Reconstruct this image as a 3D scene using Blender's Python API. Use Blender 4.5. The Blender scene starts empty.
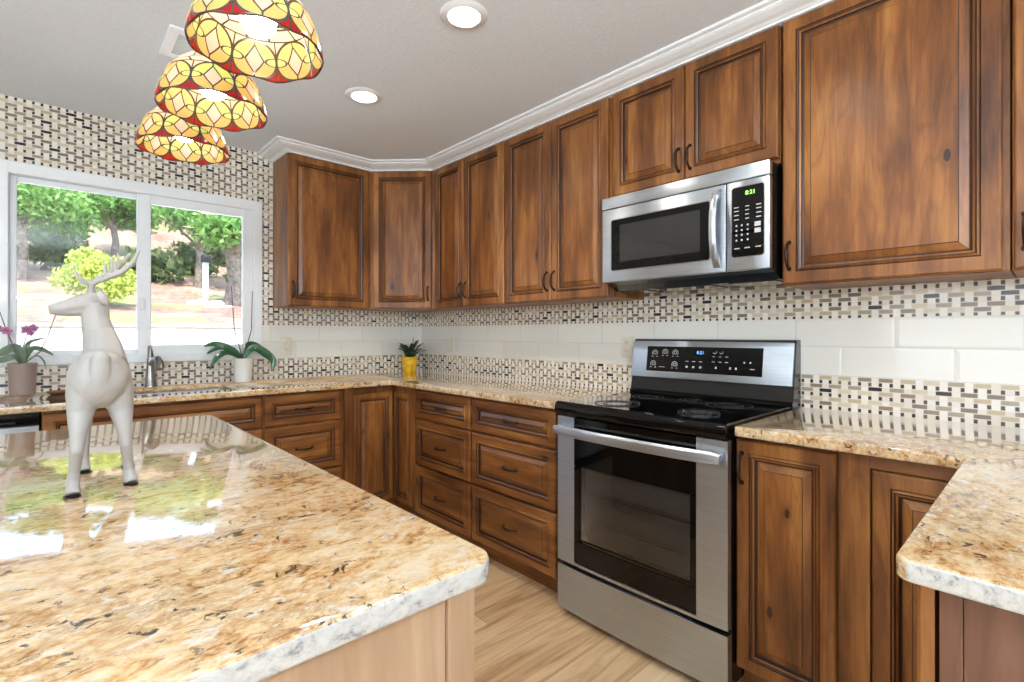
import bpy, bmesh, math, random
from mathutils import Vector, Matrix
random.seed(7)
SC = bpy.context.scene
COL = SC.collection
R = math.radians

# ------------------------------------------------------------------ camera
cam_d = bpy.data.cameras.new('camera'); cam = bpy.data.objects.new('camera', cam_d); COL.objects.link(cam)
cam.location = (-2.3169, -3.6146, 1.2175)
cam.rotation_euler = (R(90), 0, R(-42.5595))
cam_d.sensor_width = 36.0; cam_d.sensor_fit = 'HORIZONTAL'
cam_d.lens = 502.04 / 1024 * 36
cam_d.shift_x = (512 - 509.42) / 1024
cam_d.shift_y = (334.32 - 341) / 1024
cam_d.clip_start = 0.02
SC.camera = cam

# ------------------------------------------------------------------ world, sun, large lights, exposure
SC.view_settings.view_transform = 'Standard'
SC.view_settings.look = 'None'
SC.view_settings.gamma = 1.0
SC.view_settings.use_curve_mapping = False
SC.view_settings.exposure = 0.22
w = bpy.data.worlds.new('sky'); SC.world = w; w.use_nodes = True
nt = w.node_tree; nt.nodes.clear()
sky = nt.nodes.new('ShaderNodeTexSky'); sky.sky_type = 'NISHITA'; sky.sun_disc = False
sky.sun_elevation = R(58); sky.sun_rotation = R(150); sky.air_density = 1.0; sky.dust_density = 0.6
bg = nt.nodes.new('ShaderNodeBackground'); bg.inputs[1].default_value = 1.1
wo = nt.nodes.new('ShaderNodeOutputWorld')
nt.links.new(sky.outputs[0], bg.inputs[0]); nt.links.new(bg.outputs[0], wo.inputs[0])

sun_d = bpy.data.lights.new('sun', 'SUN'); sun_d.energy = 8; sun_d.angle = R(0.6); sun_d.color = (1, .95, .86)
sun = bpy.data.objects.new('sun', sun_d); COL.objects.link(sun)
sun.rotation_euler = Vector((0.45, 0.55, -1.05)).to_track_quat('-Z', 'Y').to_euler()

def area(name, loc, target, sx, sy, power, color):
    d = bpy.data.lights.new(name, 'AREA'); d.shape = 'RECTANGLE'; d.size = sx; d.size_y = sy
    d.energy = power; d.color = color
    o = bpy.data.objects.new(name, d); COL.objects.link(o); o.location = loc
    o.rotation_euler = (Vector(target) - Vector(loc)).to_track_quat('-Z', 'Y').to_euler()
    return o
# added fill lamps standing in for daylight from behind and left of the camera
area('rear_daylight_fill', (-3.2, -7.3, 1.35), (-2.6, 0, 1.2), 3.2, 2.1, 55, (.82, .92, 1.0))
area('side_daylight_fill', (-5.6, -3.4, 1.45), (0, -2.6, 1.1), 2.6, 1.7, 46, (.82, .92, 1.0))
area('bounced_flash', (-3.0, -4.9, 1.75), (-2.9, -4.7, 2.43), .7, .7, 128, (.82, .92, 1.0))

# ------------------------------------------------------------------ colour + node helpers
def lin(c):
    c = c / 255.0
    return c / 12.92 if c <= .04045 else ((c + .055) / 1.055) ** 2.4
def rgb(r, g, b): return (lin(r), lin(g), lin(b), 1)

class X:
    """a scalar socket with arithmetic that makes Math nodes"""
    def __init__(s, t, k): s.t, s.k = t, k
    def _m(s, op, *a, clamp=False):
        n = s.t.nodes.new('ShaderNodeMath'); n.operation = op; n.use_clamp = clamp
        for i, v in enumerate((s,) + a):
            if isinstance(v, X): s.t.links.new(v.k, n.inputs[i])
            else: n.inputs[i].default_value = v
        return X(s.t, n.outputs[0])
    def __add__(s, o): return s._m('ADD', o)
    def __sub__(s, o): return s._m('SUBTRACT', o)
    def __mul__(s, o): return s._m('MULTIPLY', o)
    def __truediv__(s, o): return s._m('DIVIDE', o)
    def lt(s, o): return s._m('LESS_THAN', o)
    def gt(s, o): return s._m('GREATER_THAN', o)
    def mod(s, o): return s._m('FLOORED_MODULO', o)
    def floor(s): return s._m('FLOOR')
    def abs(s): return s._m('ABSOLUTE')
    def min(s, o): return s._m('MINIMUM', o)
    def max(s, o): return s._m('MAXIMUM', o)
    def sqrt(s): return s._m('SQRT')
    def pw(s, o): return s._m('POWER', o)
    def inv(s): return (s * -1.0) + 1.0

class Mat:
    def __init__(s, name, rough=.5, metal=0.0, coat=0.0, spec=.5):
        s.m = bpy.data.materials.new(name); s.m.use_nodes = True; s.t = s.m.node_tree
        s.b = s.t.nodes['Principled BSDF']
        s.set('Roughness', rough); s.set('Metallic', metal); s.set('Coat Weight', coat); s.set('Specular IOR Level', spec)
        s.set('Coat Roughness', .08)
    def set(s, k, v):
        i = s.b.inputs[k]
        if isinstance(v, X): s.t.links.new(v.k, i)
        elif hasattr(v, 'is_output'): s.t.links.new(v, i)
        else: i.default_value = v
    def n(s, kind, **kw):
        n = s.t.nodes.new('ShaderNode' + kind)
        for k, v in kw.items(): setattr(n, k, v)
        return n
    def link(s, a, b): s.t.links.new(a, b)
    def coords(s, which='Object', rand=True, scale=(1, 1, 1), rot=(0, 0, 0)):
        tc = s.n('TexCoord'); v = tc.outputs[which]
        if rand:
            oi = s.n('ObjectInfo'); mul = s.n('VectorMath', operation='MULTIPLY')
            cmb = s.n('CombineXYZ')
            for i, k in enumerate((17.3, 31.7, 23.1)):
                s.link((X(s.t, oi.outputs['Random']) * k).k, cmb.inputs[i])
            ad = s.n('VectorMath', operation='ADD'); s.link(v, ad.inputs[0]); s.link(cmb.outputs[0], ad.inputs[1]); v = ad.outputs[0]
        mp = s.n('Mapping'); mp.inputs['Scale'].default_value = scale; mp.inputs['Rotation'].default_value = rot
        s.link(v, mp.inputs[0]); return mp.outputs[0]
    def xyz(s, v):
        sp = s.n('SeparateXYZ'); s.link(v, sp.inputs[0]); return [X(s.t, o) for o in sp.outputs]
    def noise(s, v, scale, detail=3, rough=.55, dist=0.0):
        n = s.n('TexNoise'); s.link(v, n.inputs['Vector']); n.inputs['Scale'].default_value = scale
        n.inputs['Detail'].default_value = detail; n.inputs['Roughness'].default_value = rough; n.inputs['Distortion'].default_value = dist
        return X(s.t, n.outputs['Fac'])
    def voro(s, v, scale, feature='F1', out='Distance', rnd=1.0):
        n = s.n('TexVoronoi', feature=feature); s.link(v, n.inputs['Vector']); n.inputs['Scale'].default_value = scale
        n.inputs['Randomness'].default_value = rnd
        return n.outputs[out]
    def white(s, *xs):
        c = s.n('CombineXYZ')
        for i, a in enumerate(xs): s.link(a.k, c.inputs[i])
        n = s.n('TexWhiteNoise'); n.noise_dimensions = '3D'; s.link(c.outputs[0], n.inputs['Vector'])
        return X(s.t, n.outputs['Value'])
    def ramp(s, x, stops, interp='LINEAR'):
        n = s.n('ValToRGB'); n.color_ramp.interpolation = interp; e = n.color_ramp.elements
        while len(e) < len(stops): e.new(.5)
        for i, (p, c) in enumerate(stops): e[i].position = p; e[i].color = c
        s.link(x.k, n.inputs[0]); return n.outputs[0]
    def mix(s, f, a, b, blend='MIX'):
        n = s.n('Mix', data_type='RGBA', blend_type=blend)
        for sock, v in ((n.inputs[0], f), (n.inputs[6], a), (n.inputs[7], b)):
            if isinstance(v, X): s.link(v.k, sock)
            elif hasattr(v, 'is_output'): s.link(v, sock)
            else: sock.default_value = v
        return n.outputs[2]
    def bump(s, x, strength=.2, dist=.01):
        n = s.n('Bump'); n.inputs['Strength'].default_value = strength; n.inputs['Distance'].default_value = dist
        s.link(x.k if isinstance(x, X) else x, n.inputs['Height']); s.link(n.outputs[0], s.b.inputs['Normal']); return s
    def col(s, c): s.set('Base Color', c); return s

def plain(name, c, rough=.5, metal=0.0, coat=0.0, var=.06, vs=30, spec=.5):
    m = Mat(name, rough, metal, coat, spec)
    v = m.noise(m.coords(), vs, 2)
    d = tuple(max(0, k * (1 - var * 2)) for k in c[:3]) + (1,)
    l = tuple(min(1, k * (1 + var * 2)) for k in c[:3]) + (1,)
    m.col(m.ramp(v, [(.25, d), (.75, l)])); return m.m

def wood(name, scale, dark, mid, light, rough=.40, knots=True, coat=.22):
    m = Mat(name, rough, 0, coat, .4); m.set('Coat Roughness', .26)
    v = m.coords(scale=scale)
    g = m.noise(v, 1.0, 5, .6, .9)
    fine = m.noise(v, 6.0, 3, .6, .3)
    big = m.noise(m.coords(scale=tuple(k * .28 + .6 for k in scale)), 1.7, 2)
    f = g * .42 + fine * .14 + big * .52
    c = m.ramp(f, [(.38, dark), (.53, mid), (.68, light)])
    fig = m.noise(m.coords(scale=tuple(k * .30 + .25 for k in scale)), 1.0, 2, .5, .35) * 15.0
    ln = (fig - fig.floor() - .5).abs() * 2.0
    c = m.mix(((ln - .72) * 3.5).max(0.0).min(1.0) * .26, c, dark)
    if knots:
        kn = X(m.t, m.voro(m.coords(scale=tuple(.45 * k ** .35 * 2.2 for k in scale)), 2.7))
        k1 = kn.lt(.062)
        k2 = (kn * -7.0 + 1.25)._m('MAXIMUM', 0.0)._m('MINIMUM', 1.0) * .55
        c = m.mix(k2, c, dark); c = m.mix(k1 * .85, c, rgb(38, 18, 8))
    m.col(c); m.bump(fine, .05, .002)
    return m.m

W_D, W_M, W_L = rgb(74, 40, 16), rgb(126, 76, 34), rgb(168, 112, 56)
M = {}
M['wood_v'] = wood('alder_vertical', (15, 15, 1.5), W_D, W_M, W_L)
M['wood_h'] = wood('alder_horizontal', (1.5, 1.5, 15), W_D, W_M, W_L)
M['glaze'] = plain('dark_glaze', rgb(52, 25, 11), .45)
M['wood_end'] = wood('alder_end_panel', (14, 14, 1.2), rgb(76, 46, 33), rgb(98, 62, 46), rgb(118, 80, 62), .3, False, .4)
M['wood_island_daylit'] = wood('island_wood_painted_daylight', (12, 12, 1.1), rgb(146, 114, 86), rgb(168, 137, 108), rgb(188, 158, 128), .5, False, .05)  # paler copy of the cabinet wood, strong daylight painted into it
M['cab_inside'] = plain('cabinet_underside', rgb(160, 112, 66), .5)
M['bronze'] = plain('dark_bronze', rgb(66, 52, 44), .32, .9)
M['black'] = plain('black_enamel', rgb(14, 14, 15), .25, 0, .3)
M['black_matte'] = plain('black_plastic', rgb(22, 22, 23), .5)
M['black_glass'] = plain('black_glass', rgb(6, 6, 7), .03, 0, 0.0, .02, 30, .36)
M['grey_glass'] = plain('screened_glass', rgb(34, 34, 35), .04, 0, 1.0, .02)
M['white_gloss'] = plain('white_paint', rgb(236, 239, 242), .35, 0, .1, .01)
M['outlet_ivory'] = plain('ivory_plastic', rgb(226, 220, 204), .35, 0, .1, .01)
M['nickel'] = plain('brushed_nickel', rgb(150, 146, 142), .28, 1.0)
M['mark'] = plain('printed_marks', rgb(190, 190, 190), .5)
M['rack'] = plain('oven_rack', rgb(170, 168, 165), .3, .9)

def steel():
    m = Mat('stainless_steel', .42, 1.0)
    v = m.coords(scale=(3, 3, 260), rand=True)
    f = m.noise(v, 1.0, 3)
    m.col(m.ramp(f, [(.3, rgb(180, 189, 198)), (.7, rgb(196, 204, 212))]))
    m.set('Roughness', f * .10 + .34); m.set('Anisotropic', .75); m.set('Anisotropic Rotation', .25); return m.m
M['steel'] = steel()

def emit(name, c, s):
    m = Mat(name); m.col(c); m.set('Emission Color', c); m.set('Emission Strength', s); return m.m
M['lamp'] = emit('lamp_lens', (1, .9, .76, 1), 14)
M['bulb'] = emit('bulb_glass', (1, .95, .86, 1), 24.0)
M['led_green'] = emit('green_digits', (.35, 1, .12, 1), 1.6)
M['led_blue'] = emit('blue_digits', (.12, .45, 1, 1), 1.4)

def glass(name, tint=(1, 1, 1, 1), refl=.06):
    m = bpy.data.materials.new(name); m.use_nodes = True; t = m.node_tree; t.nodes.clear()
    tr = t.nodes.new('ShaderNodeBsdfTransparent'); tr.inputs[0].default_value = tint
    gl = t.nodes.new('ShaderNodeBsdfGlossy'); gl.inputs['Roughness'].default_value = .01
    fr = t.nodes.new('ShaderNodeFresnel'); fr.inputs[0].default_value = 1.45
    mx = t.nodes.new('ShaderNodeMixShader'); o = t.nodes.new('ShaderNodeOutputMaterial')
    t.links.new(fr.outputs[0], mx.inputs[0]); t.links.new(tr.outputs[0], mx.inputs[1]); t.links.new(gl.outputs[0], mx.inputs[2])
    t.links.new(mx.outputs[0], o.inputs[0]); return m
M['pane'] = glass('window_glass')
M['oven_glass'] = glass('tinted_oven_glass', (.74, .74, .74, 1))

def granite(name, pale=0.0):
    m = Mat(name, .06, 0, .7, .65); m.set('Coat Roughness', .03)
    v = m.coords(rot=(0, 0, R(-32)), scale=(1, 1.55, 1.3))
    a = m.noise(v, 4.2, 5, .6, .5)
    b = m.noise(v, 24, 7, .72, .7)
    c = m.noise(v, 80, 4, .7, .4)
    f = a * .26 + b * .50 + c * .24
    base = m.ramp(f, [(.34, rgb(92, 58, 34)), (.405, rgb(150, 104, 62)), (.45, rgb(196, 152, 100)), (.495, rgb(216, 184, 138)), (.56, rgb(226, 204, 170)), (.68, rgb(230, 218, 196))])
    patch = m.noise(v, 3.4, 4, .6, .8)
    vein = m.noise(v, 13.0, 6, .75, 1.2)
    rust = ((vein - .5).abs() * -13.0 + 1.0).max(0.0) * ((patch - .44) * 5.0).max(0.0).min(1.0)
    base = m.mix(rust * .6, base, rgb(126, 76, 36))
    sp = m.noise(m.coords(rot=(0, 0, R(-20)), scale=(1, 1.25, 1)), 36, 4, .66, .9)
    spot = ((sp - .592) * 26.0).max(0.0).min(1.0) * ((patch - .40) * 7.0).max(0.0).min(1.0)
    base = m.mix(spot * .92, base, rgb(40, 33, 31))
    gl = m.noise(v, 30, 4, .65)
    base = m.mix(((gl - .58) * 8.0).max(0.0).min(.75), base, rgb(220, 216, 206))
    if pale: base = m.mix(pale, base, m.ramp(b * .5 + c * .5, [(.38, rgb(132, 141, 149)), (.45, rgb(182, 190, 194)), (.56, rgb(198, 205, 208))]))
    m.col(base); return m.m
M['granite_daylit_edge'] = granite('golden_granite_painted_daylight_edge', .78)  # same stone, cool daylight on the edge faces mixed into its colour
M['granite'] = granite('golden_granite')

def mosaic():
    m = Mat('basketweave_mosaic', .22, 0, .2, .5)
    g = m.n('NewGeometry'); x, y, z = m.xyz(g.outputs['Position'])
    u = (x + y) / .033 + 100.0; v = (z * -1.0 + 1.052) / .01725 + 300.0
    row = v.floor().mod(3.0); col = u.floor(); fx = u - col; fy = v - v.floor()
    W = .60; gap = 1 - W
    white = fx.lt(W)
    odd = col.mod(2.0).gt(.5)
    rowA = row.lt(.5); rowB = row.gt(1.5) * row.lt(2.5)
    sq = (rowA + rowB).inv()
    # bars: row A centred on odd columns, row B on even columns; a bar covers gap + white + gap
    cen = u - (W / 2)
    nearA = ((cen + 1.0).mod(2.0) - .0)   # position modulo two columns
    dA = ((cen / 2.0 - ((cen / 2.0 + 0.0).floor() + .5)) * 2.0).abs()      # distance to the nearest odd column centre
    dB = (dA * -1.0) + 1.0                                                  # to the nearest even one
    half = W / 2 + gap
    barA = rowA * dA.lt(half); barB = rowB * dB.lt(half)
    bar = barA.max(barB)
    dark = sq * white.inv()
    idA = (cen / 2.0).floor(); idB = ((cen + 1.0) / 2.0).floor()
    bid = idA * barA + (idB + 500.0) * barB
    rnd = m.white(bid, v.floor(), v.floor() * .37)
    barc = m.ramp(rnd, [(0, rgb(208, 196, 170)), (.24, rgb(188, 172, 142)), (.40, rgb(160, 148, 130)), (.58, rgb(142, 124, 104)), (.72, rgb(128, 112, 98)), (.87, rgb(48, 40, 38))], 'CONSTANT')
    rn2 = m.white(col, v.floor(), col * .71)
    dk = m.ramp(rn2, [(0, rgb(58, 46, 40)), (.5, rgb(74, 58, 48)), (.8, rgb(40, 33, 30)), (.93, rgb(110, 96, 82))], 'CONSTANT')
    rn3 = m.white(col, (v / 3.0 + .3).floor(), col * .13)
    wh = m.ramp(rn3, [(0, rgb(228, 223, 212)), (.4, rgb(234, 230, 222)), (.8, rgb(222, 215, 203))], 'CONSTANT')
    c = m.mix(bar, wh, barc); c = m.mix(dark, c, dk)
    # grout lines round bars and squares
    e1 = fy.lt(.10) .max(fy.gt(.90)) * (bar.max(dark))
    e2 = bar * ((dA * barA + dB * barB).gt(half - .06))
    e3 = dark * (fx.lt(W + .05).max(fx.gt(.95)))
    c = m.mix(e1.max(e2).max(e3), c, rgb(216, 208, 196))
    m.col(c); return m.m
M['mosaic'] = mosaic()

def subway():
    m = Mat('white_subway_tile', .09, 0, .6, .5)
    g = m.n('NewGeometry'); x, y, z = m.xyz(g.outputs['Position'])
    v = (z - 1.0515) / .1150; r = v.floor()
    u = (x + y + .047) / .334 + r * .5 + 50.0; c = u.floor(); fu = u - c; fv = v - r
    e = (fu.lt(.012).max(fv.lt(.028)))
    w_ = m.white(c, r, c * .3)
    tile = m.ramp(w_, [(0, rgb(224, 222, 212)), (1, rgb(234, 232, 224))])
    m.col(m.mix(e, tile, rgb(212, 210, 202)))
    wav = m.noise(g.outputs['Position'], 26, 2, .5, .3)
    edge = (fu - .5).abs() * 2.0; ev = (fv - .5).abs() * 2.0
    bev = ((edge - .93) * 14.0).max(0.0).max(((ev - .84) * 6.0).max(0.0))
    m.bump(wav * .5 - bev * .5 - e * .5, .32, .006)
    return m.m
M['subway'] = subway()

def oak_floor():
    m = Mat('light_oak_plank', .32, 0, .15, .45)
    g = m.n('NewGeometry'); x, y, z = m.xyz(g.outputs['Position'])
    r = (y / .20).floor(); fy = y / .20 - r
    off = m.white(r, r * .3, r * .7)
    u = x / 1.85 + off; c = u.floor(); fu = u - c
    id_ = m.white(c, r, c * .5)
    cmb = m.n('CombineXYZ'); m.link((x * .9 + id_ * 9.0).k, cmb.inputs[0]); m.link((y * 11.0 + id_ * 31.0).k, cmb.inputs[1])
    gr = m.noise(cmb.outputs[0], 1.6, 6, .62, 1.2)
    col = m.ramp(gr * .75 + id_ * .25, [(.28, rgb(172, 132, 92)), (.42, rgb(214, 178, 134)), (.56, rgb(228, 198, 158)), (.75, rgb(238, 214, 178))])
    e = fy.lt(.014).max(fu.lt(.0025))
    m.col(m.mix(e * .32, col, rgb(120, 84, 54))); m.bump(gr - e * .6, .06, .004); return m.m
M['floor'] = oak_floor()

def ceiling_mat():
    m = Mat('textured_ceiling', .85); g = m.n('NewGeometry')
    n = m.noise(g.outputs['Position'], 60, 4, .6)
    m.col(m.ramp(n, [(.3, rgb(226, 234, 243)), (.7, rgb(234, 241, 250))])); m.bump(n, .25, .006); return m.m
M['ceiling'] = ceiling_mat()
M['wall'] = plain('greige_wall', rgb(206, 200, 190), .8, 0, 0, .01)

# ------------------------------------------------------------------ mesh builder
class MB:
    def __init__(s): s.v, s.f, s.m, s.s = [], [], [], []
    def add(s, vs, fs, mat=0, smooth=False, flip=False):
        b = len(s.v); s.v += [Vector(p) for p in vs]
        for f in fs:
            f = [b + i for i in f]
            s.f.append(f[::-1] if flip else f); s.m.append(mat); s.s.append(smooth)
        return s
    def addbm(s, bm, mat=0, smooth=False):
        bm.verts.ensure_lookup_table(); bm.verts.index_update()
        return s.add([v.co.copy() for v in bm.verts], [[v.index for v in f.verts] for f in bm.faces], mat, smooth)
    def box(s, x0, x1, y0, y1, z0, z1, bev=0.0, mat=0, seg=1):
        bm = bmesh.new(); bmesh.ops.create_cube(bm, size=1)
        for v in bm.verts:
            v.co = Vector((x0 + (x1 - x0) * (v.co.x + .5), y0 + (y1 - y0) * (v.co.y + .5), z0 + (z1 - z0) * (v.co.z + .5)))
        bmesh.ops.recalc_face_normals(bm, faces=bm.faces)
        if bev > 0: bmesh.ops.bevel(bm, geom=list(bm.edges), offset=bev, segments=seg, affect='EDGES', profile=.5)
        s.addbm(bm, mat, seg > 1); bm.free(); return s
    def fbox(s, F, u0, u1, v0, v1, n0, n1, bev=0.0, mat=0, seg=1):
        """box in a frame F (origin, U, V, N)"""
        bm = bmesh.new(); bmesh.ops.create_cube(bm, size=1)
        for q in bm.verts:
            q.co = F(u0 + (u1 - u0) * (q.co.x + .5), v0 + (v1 - v0) * (q.co.y + .5), n0 + (n1 - n0) * (q.co.z + .5))
        bmesh.ops.recalc_face_normals(bm, faces=bm.faces)
        if bev > 0: bmesh.ops.bevel(bm, geom=list(bm.edges), offset=bev, segments=seg, affect='EDGES', profile=.5)
        s.addbm(bm, mat, seg > 1); bm.free(); return s
    def rings(s, rings, mats=None, cap0=True, cap1=True, closed=True, smooth=False):
        n = len(rings[0]); b = len(s.v)
        for r in rings: s.v += [Vector(p) for p in r]
        for i in range(len(rings) - 1):
            for j in range(n if closed else n - 1):
                k = (j + 1) % n
                s.f.append([b + i * n + j, b + i * n + k, b + (i + 1) * n + k, b + (i + 1) * n + j])
                s.m.append(mats[i] if mats else 0); s.s.append(smooth)
        if cap0: s.f.append([b + j for j in range(n)][::-1]); s.m.append(mats[0] if mats else 0); s.s.append(False)
        if cap1: s.f.append([b + (len(rings) - 1) * n + j for j in range(n)]); s.m.append(mats[-1] if mats else 0); s.s.append(False)
        return s
    def tube(s, path, rad, seg=10, mat=0, flat=1.0, cap=True, up=None):
        path = [Vector(p) for p in path]; n = len(path)
        if not isinstance(rad, (list, tuple)): rad = [rad] * n
        t0 = (path[1] - path[0]).normalized()
        ref = Vector(up) if up else (Vector((0, 0, 1)) if abs(t0.z) < .9 else Vector((1, 0, 0)))
        a = (ref - t0 * ref.dot(t0)).normalized(); rr = []
        for i, p in enumerate(path):
            t = (path[min(i + 1, n - 1)] - path[max(i - 1, 0)]).normalized()
            a = (a - t * a.dot(t)).normalized(); c = t.cross(a)
            rr.append([p + (a * math.cos(2 * math.pi * k / seg) + c * math.sin(2 * math.pi * k / seg) * flat) * rad[i] for k in range(seg)])
        return s.rings(rr, [mat] * (n), cap, cap, True, True)
    def lathe(s, prof, c, seg=32, mat=0, axis='z', cap0=False, cap1=False):
        c = Vector(c); rr = []
        for (r, h) in prof:
            row = []
            for k in range(seg):
                a = 2 * math.pi * k / seg; p = (r * math.cos(a), r * math.sin(a), h)
                if axis == 'x': p = (p[2], p[0], p[1])
                if axis == 'y': p = (p[1], p[2], p[0])
                row.append(c + Vector(p))
            rr.append(row)
        return s.rings(rr, [mat] * len(rr), cap0, cap1, True, True)
    def ball(s, c, rx, ry=None, rz=None, mat=0, sub=2, rot=None):
        bm = bmesh.new(); bmesh.ops.create_icosphere(bm, subdivisions=sub, radius=1)
        for v in bm.verts:
            p = Vector((v.co.x * rx, v.co.y * (ry or rx), v.co.z * (rz or rx)))
            if rot: p = rot @ p
            v.co = p + Vector(c)
        s.addbm(bm, mat, True); bm.free(); return s
    def build(s, name, mats, parent=None, origin=None, sharp=32, fix=True):
        if not isinstance(mats, (list, tuple)): mats = [mats]
        me = bpy.data.meshes.new(name)
        if parent is not None: o3 = WLOC[parent.name]
        elif origin is not None: o3 = Vector(origin)
        else:
            xs = [v.x for v in s.v]; ys = [v.y for v in s.v]; zs = [v.z for v in s.v]
            o3 = Vector(((min(xs) + max(xs)) / 2, (min(ys) + max(ys)) / 2, min(zs)))
        me.from_pydata([tuple(v - o3) for v in s.v], [], s.f)
        for m in mats: me.materials.append(m)
        me.polygons.foreach_set('material_index', s.m)
        me.polygons.foreach_set('use_smooth', s.s)
        if fix:
            bm = bmesh.new(); bm.from_mesh(me); bmesh.ops.recalc_face_normals(bm, faces=bm.faces); bm.to_mesh(me); bm.free()
        me.update()
        if any(s.s): me.set_sharp_from_angle(angle=R(sharp))
        ob = bpy.data.objects.new(name, me); COL.objects.link(ob)
        if parent is not None: ob.parent = parent
        else: ob.location = o3
        WLOC[ob.name] = o3
        return ob
WLOC = {}

def tag(o, label=None, cat=None, group=None, kind=None):
    if label: o['label'] = label
    if cat: o['category'] = cat
    if group: o['group'] = group
    if kind: o['kind'] = kind
    return o
def thing(name, loc, label, cat, group=None):
    o = bpy.data.objects.new(name, None); COL.objects.link(o); o.location = loc; o.empty_display_size = .05
    WLOC[o.name] = Vector(loc); return tag(o, label, cat, group)
def struct(name, mb, mats, **kw): return tag(mb.build(name, mats, **kw), kind='structure')

class Frame:
    def __init__(s, o, u, v, n): s.o, s.u, s.v, s.n = Vector(o), Vector(u).normalized(), Vector(v).normalized(), Vector(n).normalized()
    def __call__(s, u, v, n): return s.o + s.u * u + s.v * v + s.n * n
XU, XB = -.300, -.622           # door faces of the upper and the base run
FS_U = Frame((XU, 0, 0), (0, -1, 0), (0, 0, 1), (-1, 0, 0))       # range wall, u = -y
FS_B = Frame((XB, 0, 0), (0, -1, 0), (0, 0, 1), (-1, 0, 0))
FW_U = Frame((0, XU, 0), (1, 0, 0), (0, 0, 1), (0, -1, 0))        # window wall, u = x
FW_B = Frame((0, XB, 0), (1, 0, 0), (0, 0, 1), (0, -1, 0))
DG = Frame((-.618, -.300, 0), (1, -1, 0), (0, 0, 1), (-1, -1, 0))  # diagonal corner
CEIL = 2.432

# ------------------------------------------------------------------ room shell
WL = -5.8; WF = -7.6
mb = MB().box(WL - .1, .12, WF - .1, .12, -.1, 0); struct('floor', mb, M['floor'])
mb = MB().box(WL - .1, .12, WF - .1, .12, CEIL, CEIL + .12); struct('ceiling', mb, M['ceiling'])
mb = MB().box(0, .12, WF - .1, .12, 0, CEIL); struct('wall_right', mb, M['wall'])
wx0, wx1, wz0, wz1 = -2.553, -1.262, 1.054, 2.10          # window opening
mb = MB()
mb.box(WL, wx0, 0, .12, 0, CEIL); mb.box(wx1, 0, 0, .12, 0, CEIL)
mb.box(wx0, wx1, 0, .12, 0, wz0); mb.box(wx0, wx1, 0, .12, wz1, CEIL)
struct('wall_back', mb, M['wall'])
mb = MB().box(WL - .1, WL, WF, .12, 0, CEIL); struct('wall_left', mb, M['wall'])
mb = MB().box(WL - .1, .12, WF - .1, WF, 0, CEIL); struct('wall_front', mb, M['wall'])

# backsplash: mosaic bands and subway tile (thin slabs fixed on the walls)
T = .008; h1, h2, h3, h4 = .914, 1.052, 1.281, 1.403
mb = MB()      # window wall mosaic: everything round the window, bands beside it
mb.box(WL, -1.191, -T, 0, wz1, CEIL)
mb.box(wx1, -1.191, -T, 0, h3, wz1); mb.box(-1.191, 0, -T, 0, h3, h4 + .0)
mb.box(WL, wx0, -T, 0, h3, wz1)
mb.box(WL, 0, -T, 0, h1, h2)
struct('trim_1', mb, M['mosaic'])
mb = MB().box(wx1, 0, -T, 0, h2, h3); mb.box(WL, wx0, -T, 0, h2, h3); struct('trim_2', mb, M['subway'])
mb = MB().box(-T, 0, -4.4, -T, h1, h2); mb.box(-T, 0, -4.4, -T, h3, h4); mb.box(-T, 0, -2.912, -2.15, h4, 1.47); struct('trim_3', mb, M['mosaic'])
mb = MB().box(-T, 0, -4.4, -T, h2, h3); struct('trim_4', mb, M['subway'])

# crown moulding along the cabinet tops
prof = [(.0, 2.382), (.007, 2.382), (.007, 2.389), (.017, 2.392), (.024, 2.396), (.044, 2.400), (.068, 2.409), (.078, 2.415), (.078, 2.419), (.094, 2.422), (.098, 2.426), (.098, CEIL), (-.06, CEIL), (-.06, 2.382)]
path = [Vector((-1.191, -.001)), Vector((-1.191, XU)), Vector((-.618, XU)), Vector((XU, -.618)), Vector((XU, -4.4))]
rows = []
for i, p in enumerate(path):
    def nrm(a, b):
        d = (b - a).normalized(); return Vector((d.y, -d.x))       # outward side (towards the room)
    n0 = nrm(path[max(i - 1, 0)], path[max(i - 1, 0) + 1]); n1 = nrm(path[min(i, len(path) - 2)], path[min(i, len(path) - 2) + 1])
    if n0.dot(Vector((-1, -1))) < 0: n0 = -n0
    if n1.dot(Vector((-1, -1))) < 0: n1 = -n1
    mdir = (n0 + n1).normalized(); k = 1 / max(.3, mdir.dot(n1))
    rows.append([(p.x + mdir.x * d * k, p.y + mdir.y * d * k, z) for d, z in prof])
struct('trim_5', MB().rings(rows, None, True, True, True, False), M['white_gloss'])

# window
F = Frame((0, 0, 0), (1, 0, 0), (0, 0, 1), (0, -1, 0))
mb = MB()
cas = .087
mb.fbox(F, wx0 - .003, wx0 + cas, wz0, wz1, -.06, .016, .004); mb.fbox(F, wx1 - .050, wx1 + .003, wz0, wz1, -.06, .016, .004)
mb.fbox(F, wx0, wx1, wz1 - .060, wz1 + .003, -.06, .0155, .004); mb.fbox(F, wx0, wx1, wz0 - .001, wz0 + .050, -.06, .0155, .004)
win = struct('window_1', mb, M['white_gloss'])
def sashframe(name, u0, u1, v0, v1, wdt, n0, n1):
    m_ = MB(); t, b = wdt
    m_.fbox(F, u0, u0 + t, v0, v1, n0, n1, .003); m_.fbox(F, u1 - t, u1, v0, v1, n0, n1, .003)
    m_.fbox(F, u0 + t, u1 - t, v1 - b, v1, n0, n1 - .001, .003); m_.fbox(F, u0 + t, u1 - t, v0, v0 + b, n0, n1 - .001, .003)
    return m_
ix0, ix1, iz0, iz1 = wx0 + .085, wx1 - .050, wz0 + .048, wz1 - .060
o = sashframe('sash', ix0, -1.905, iz0, iz1, (.030, .028), -.058, -.034).build('sash', M['white_gloss'], win)
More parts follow.
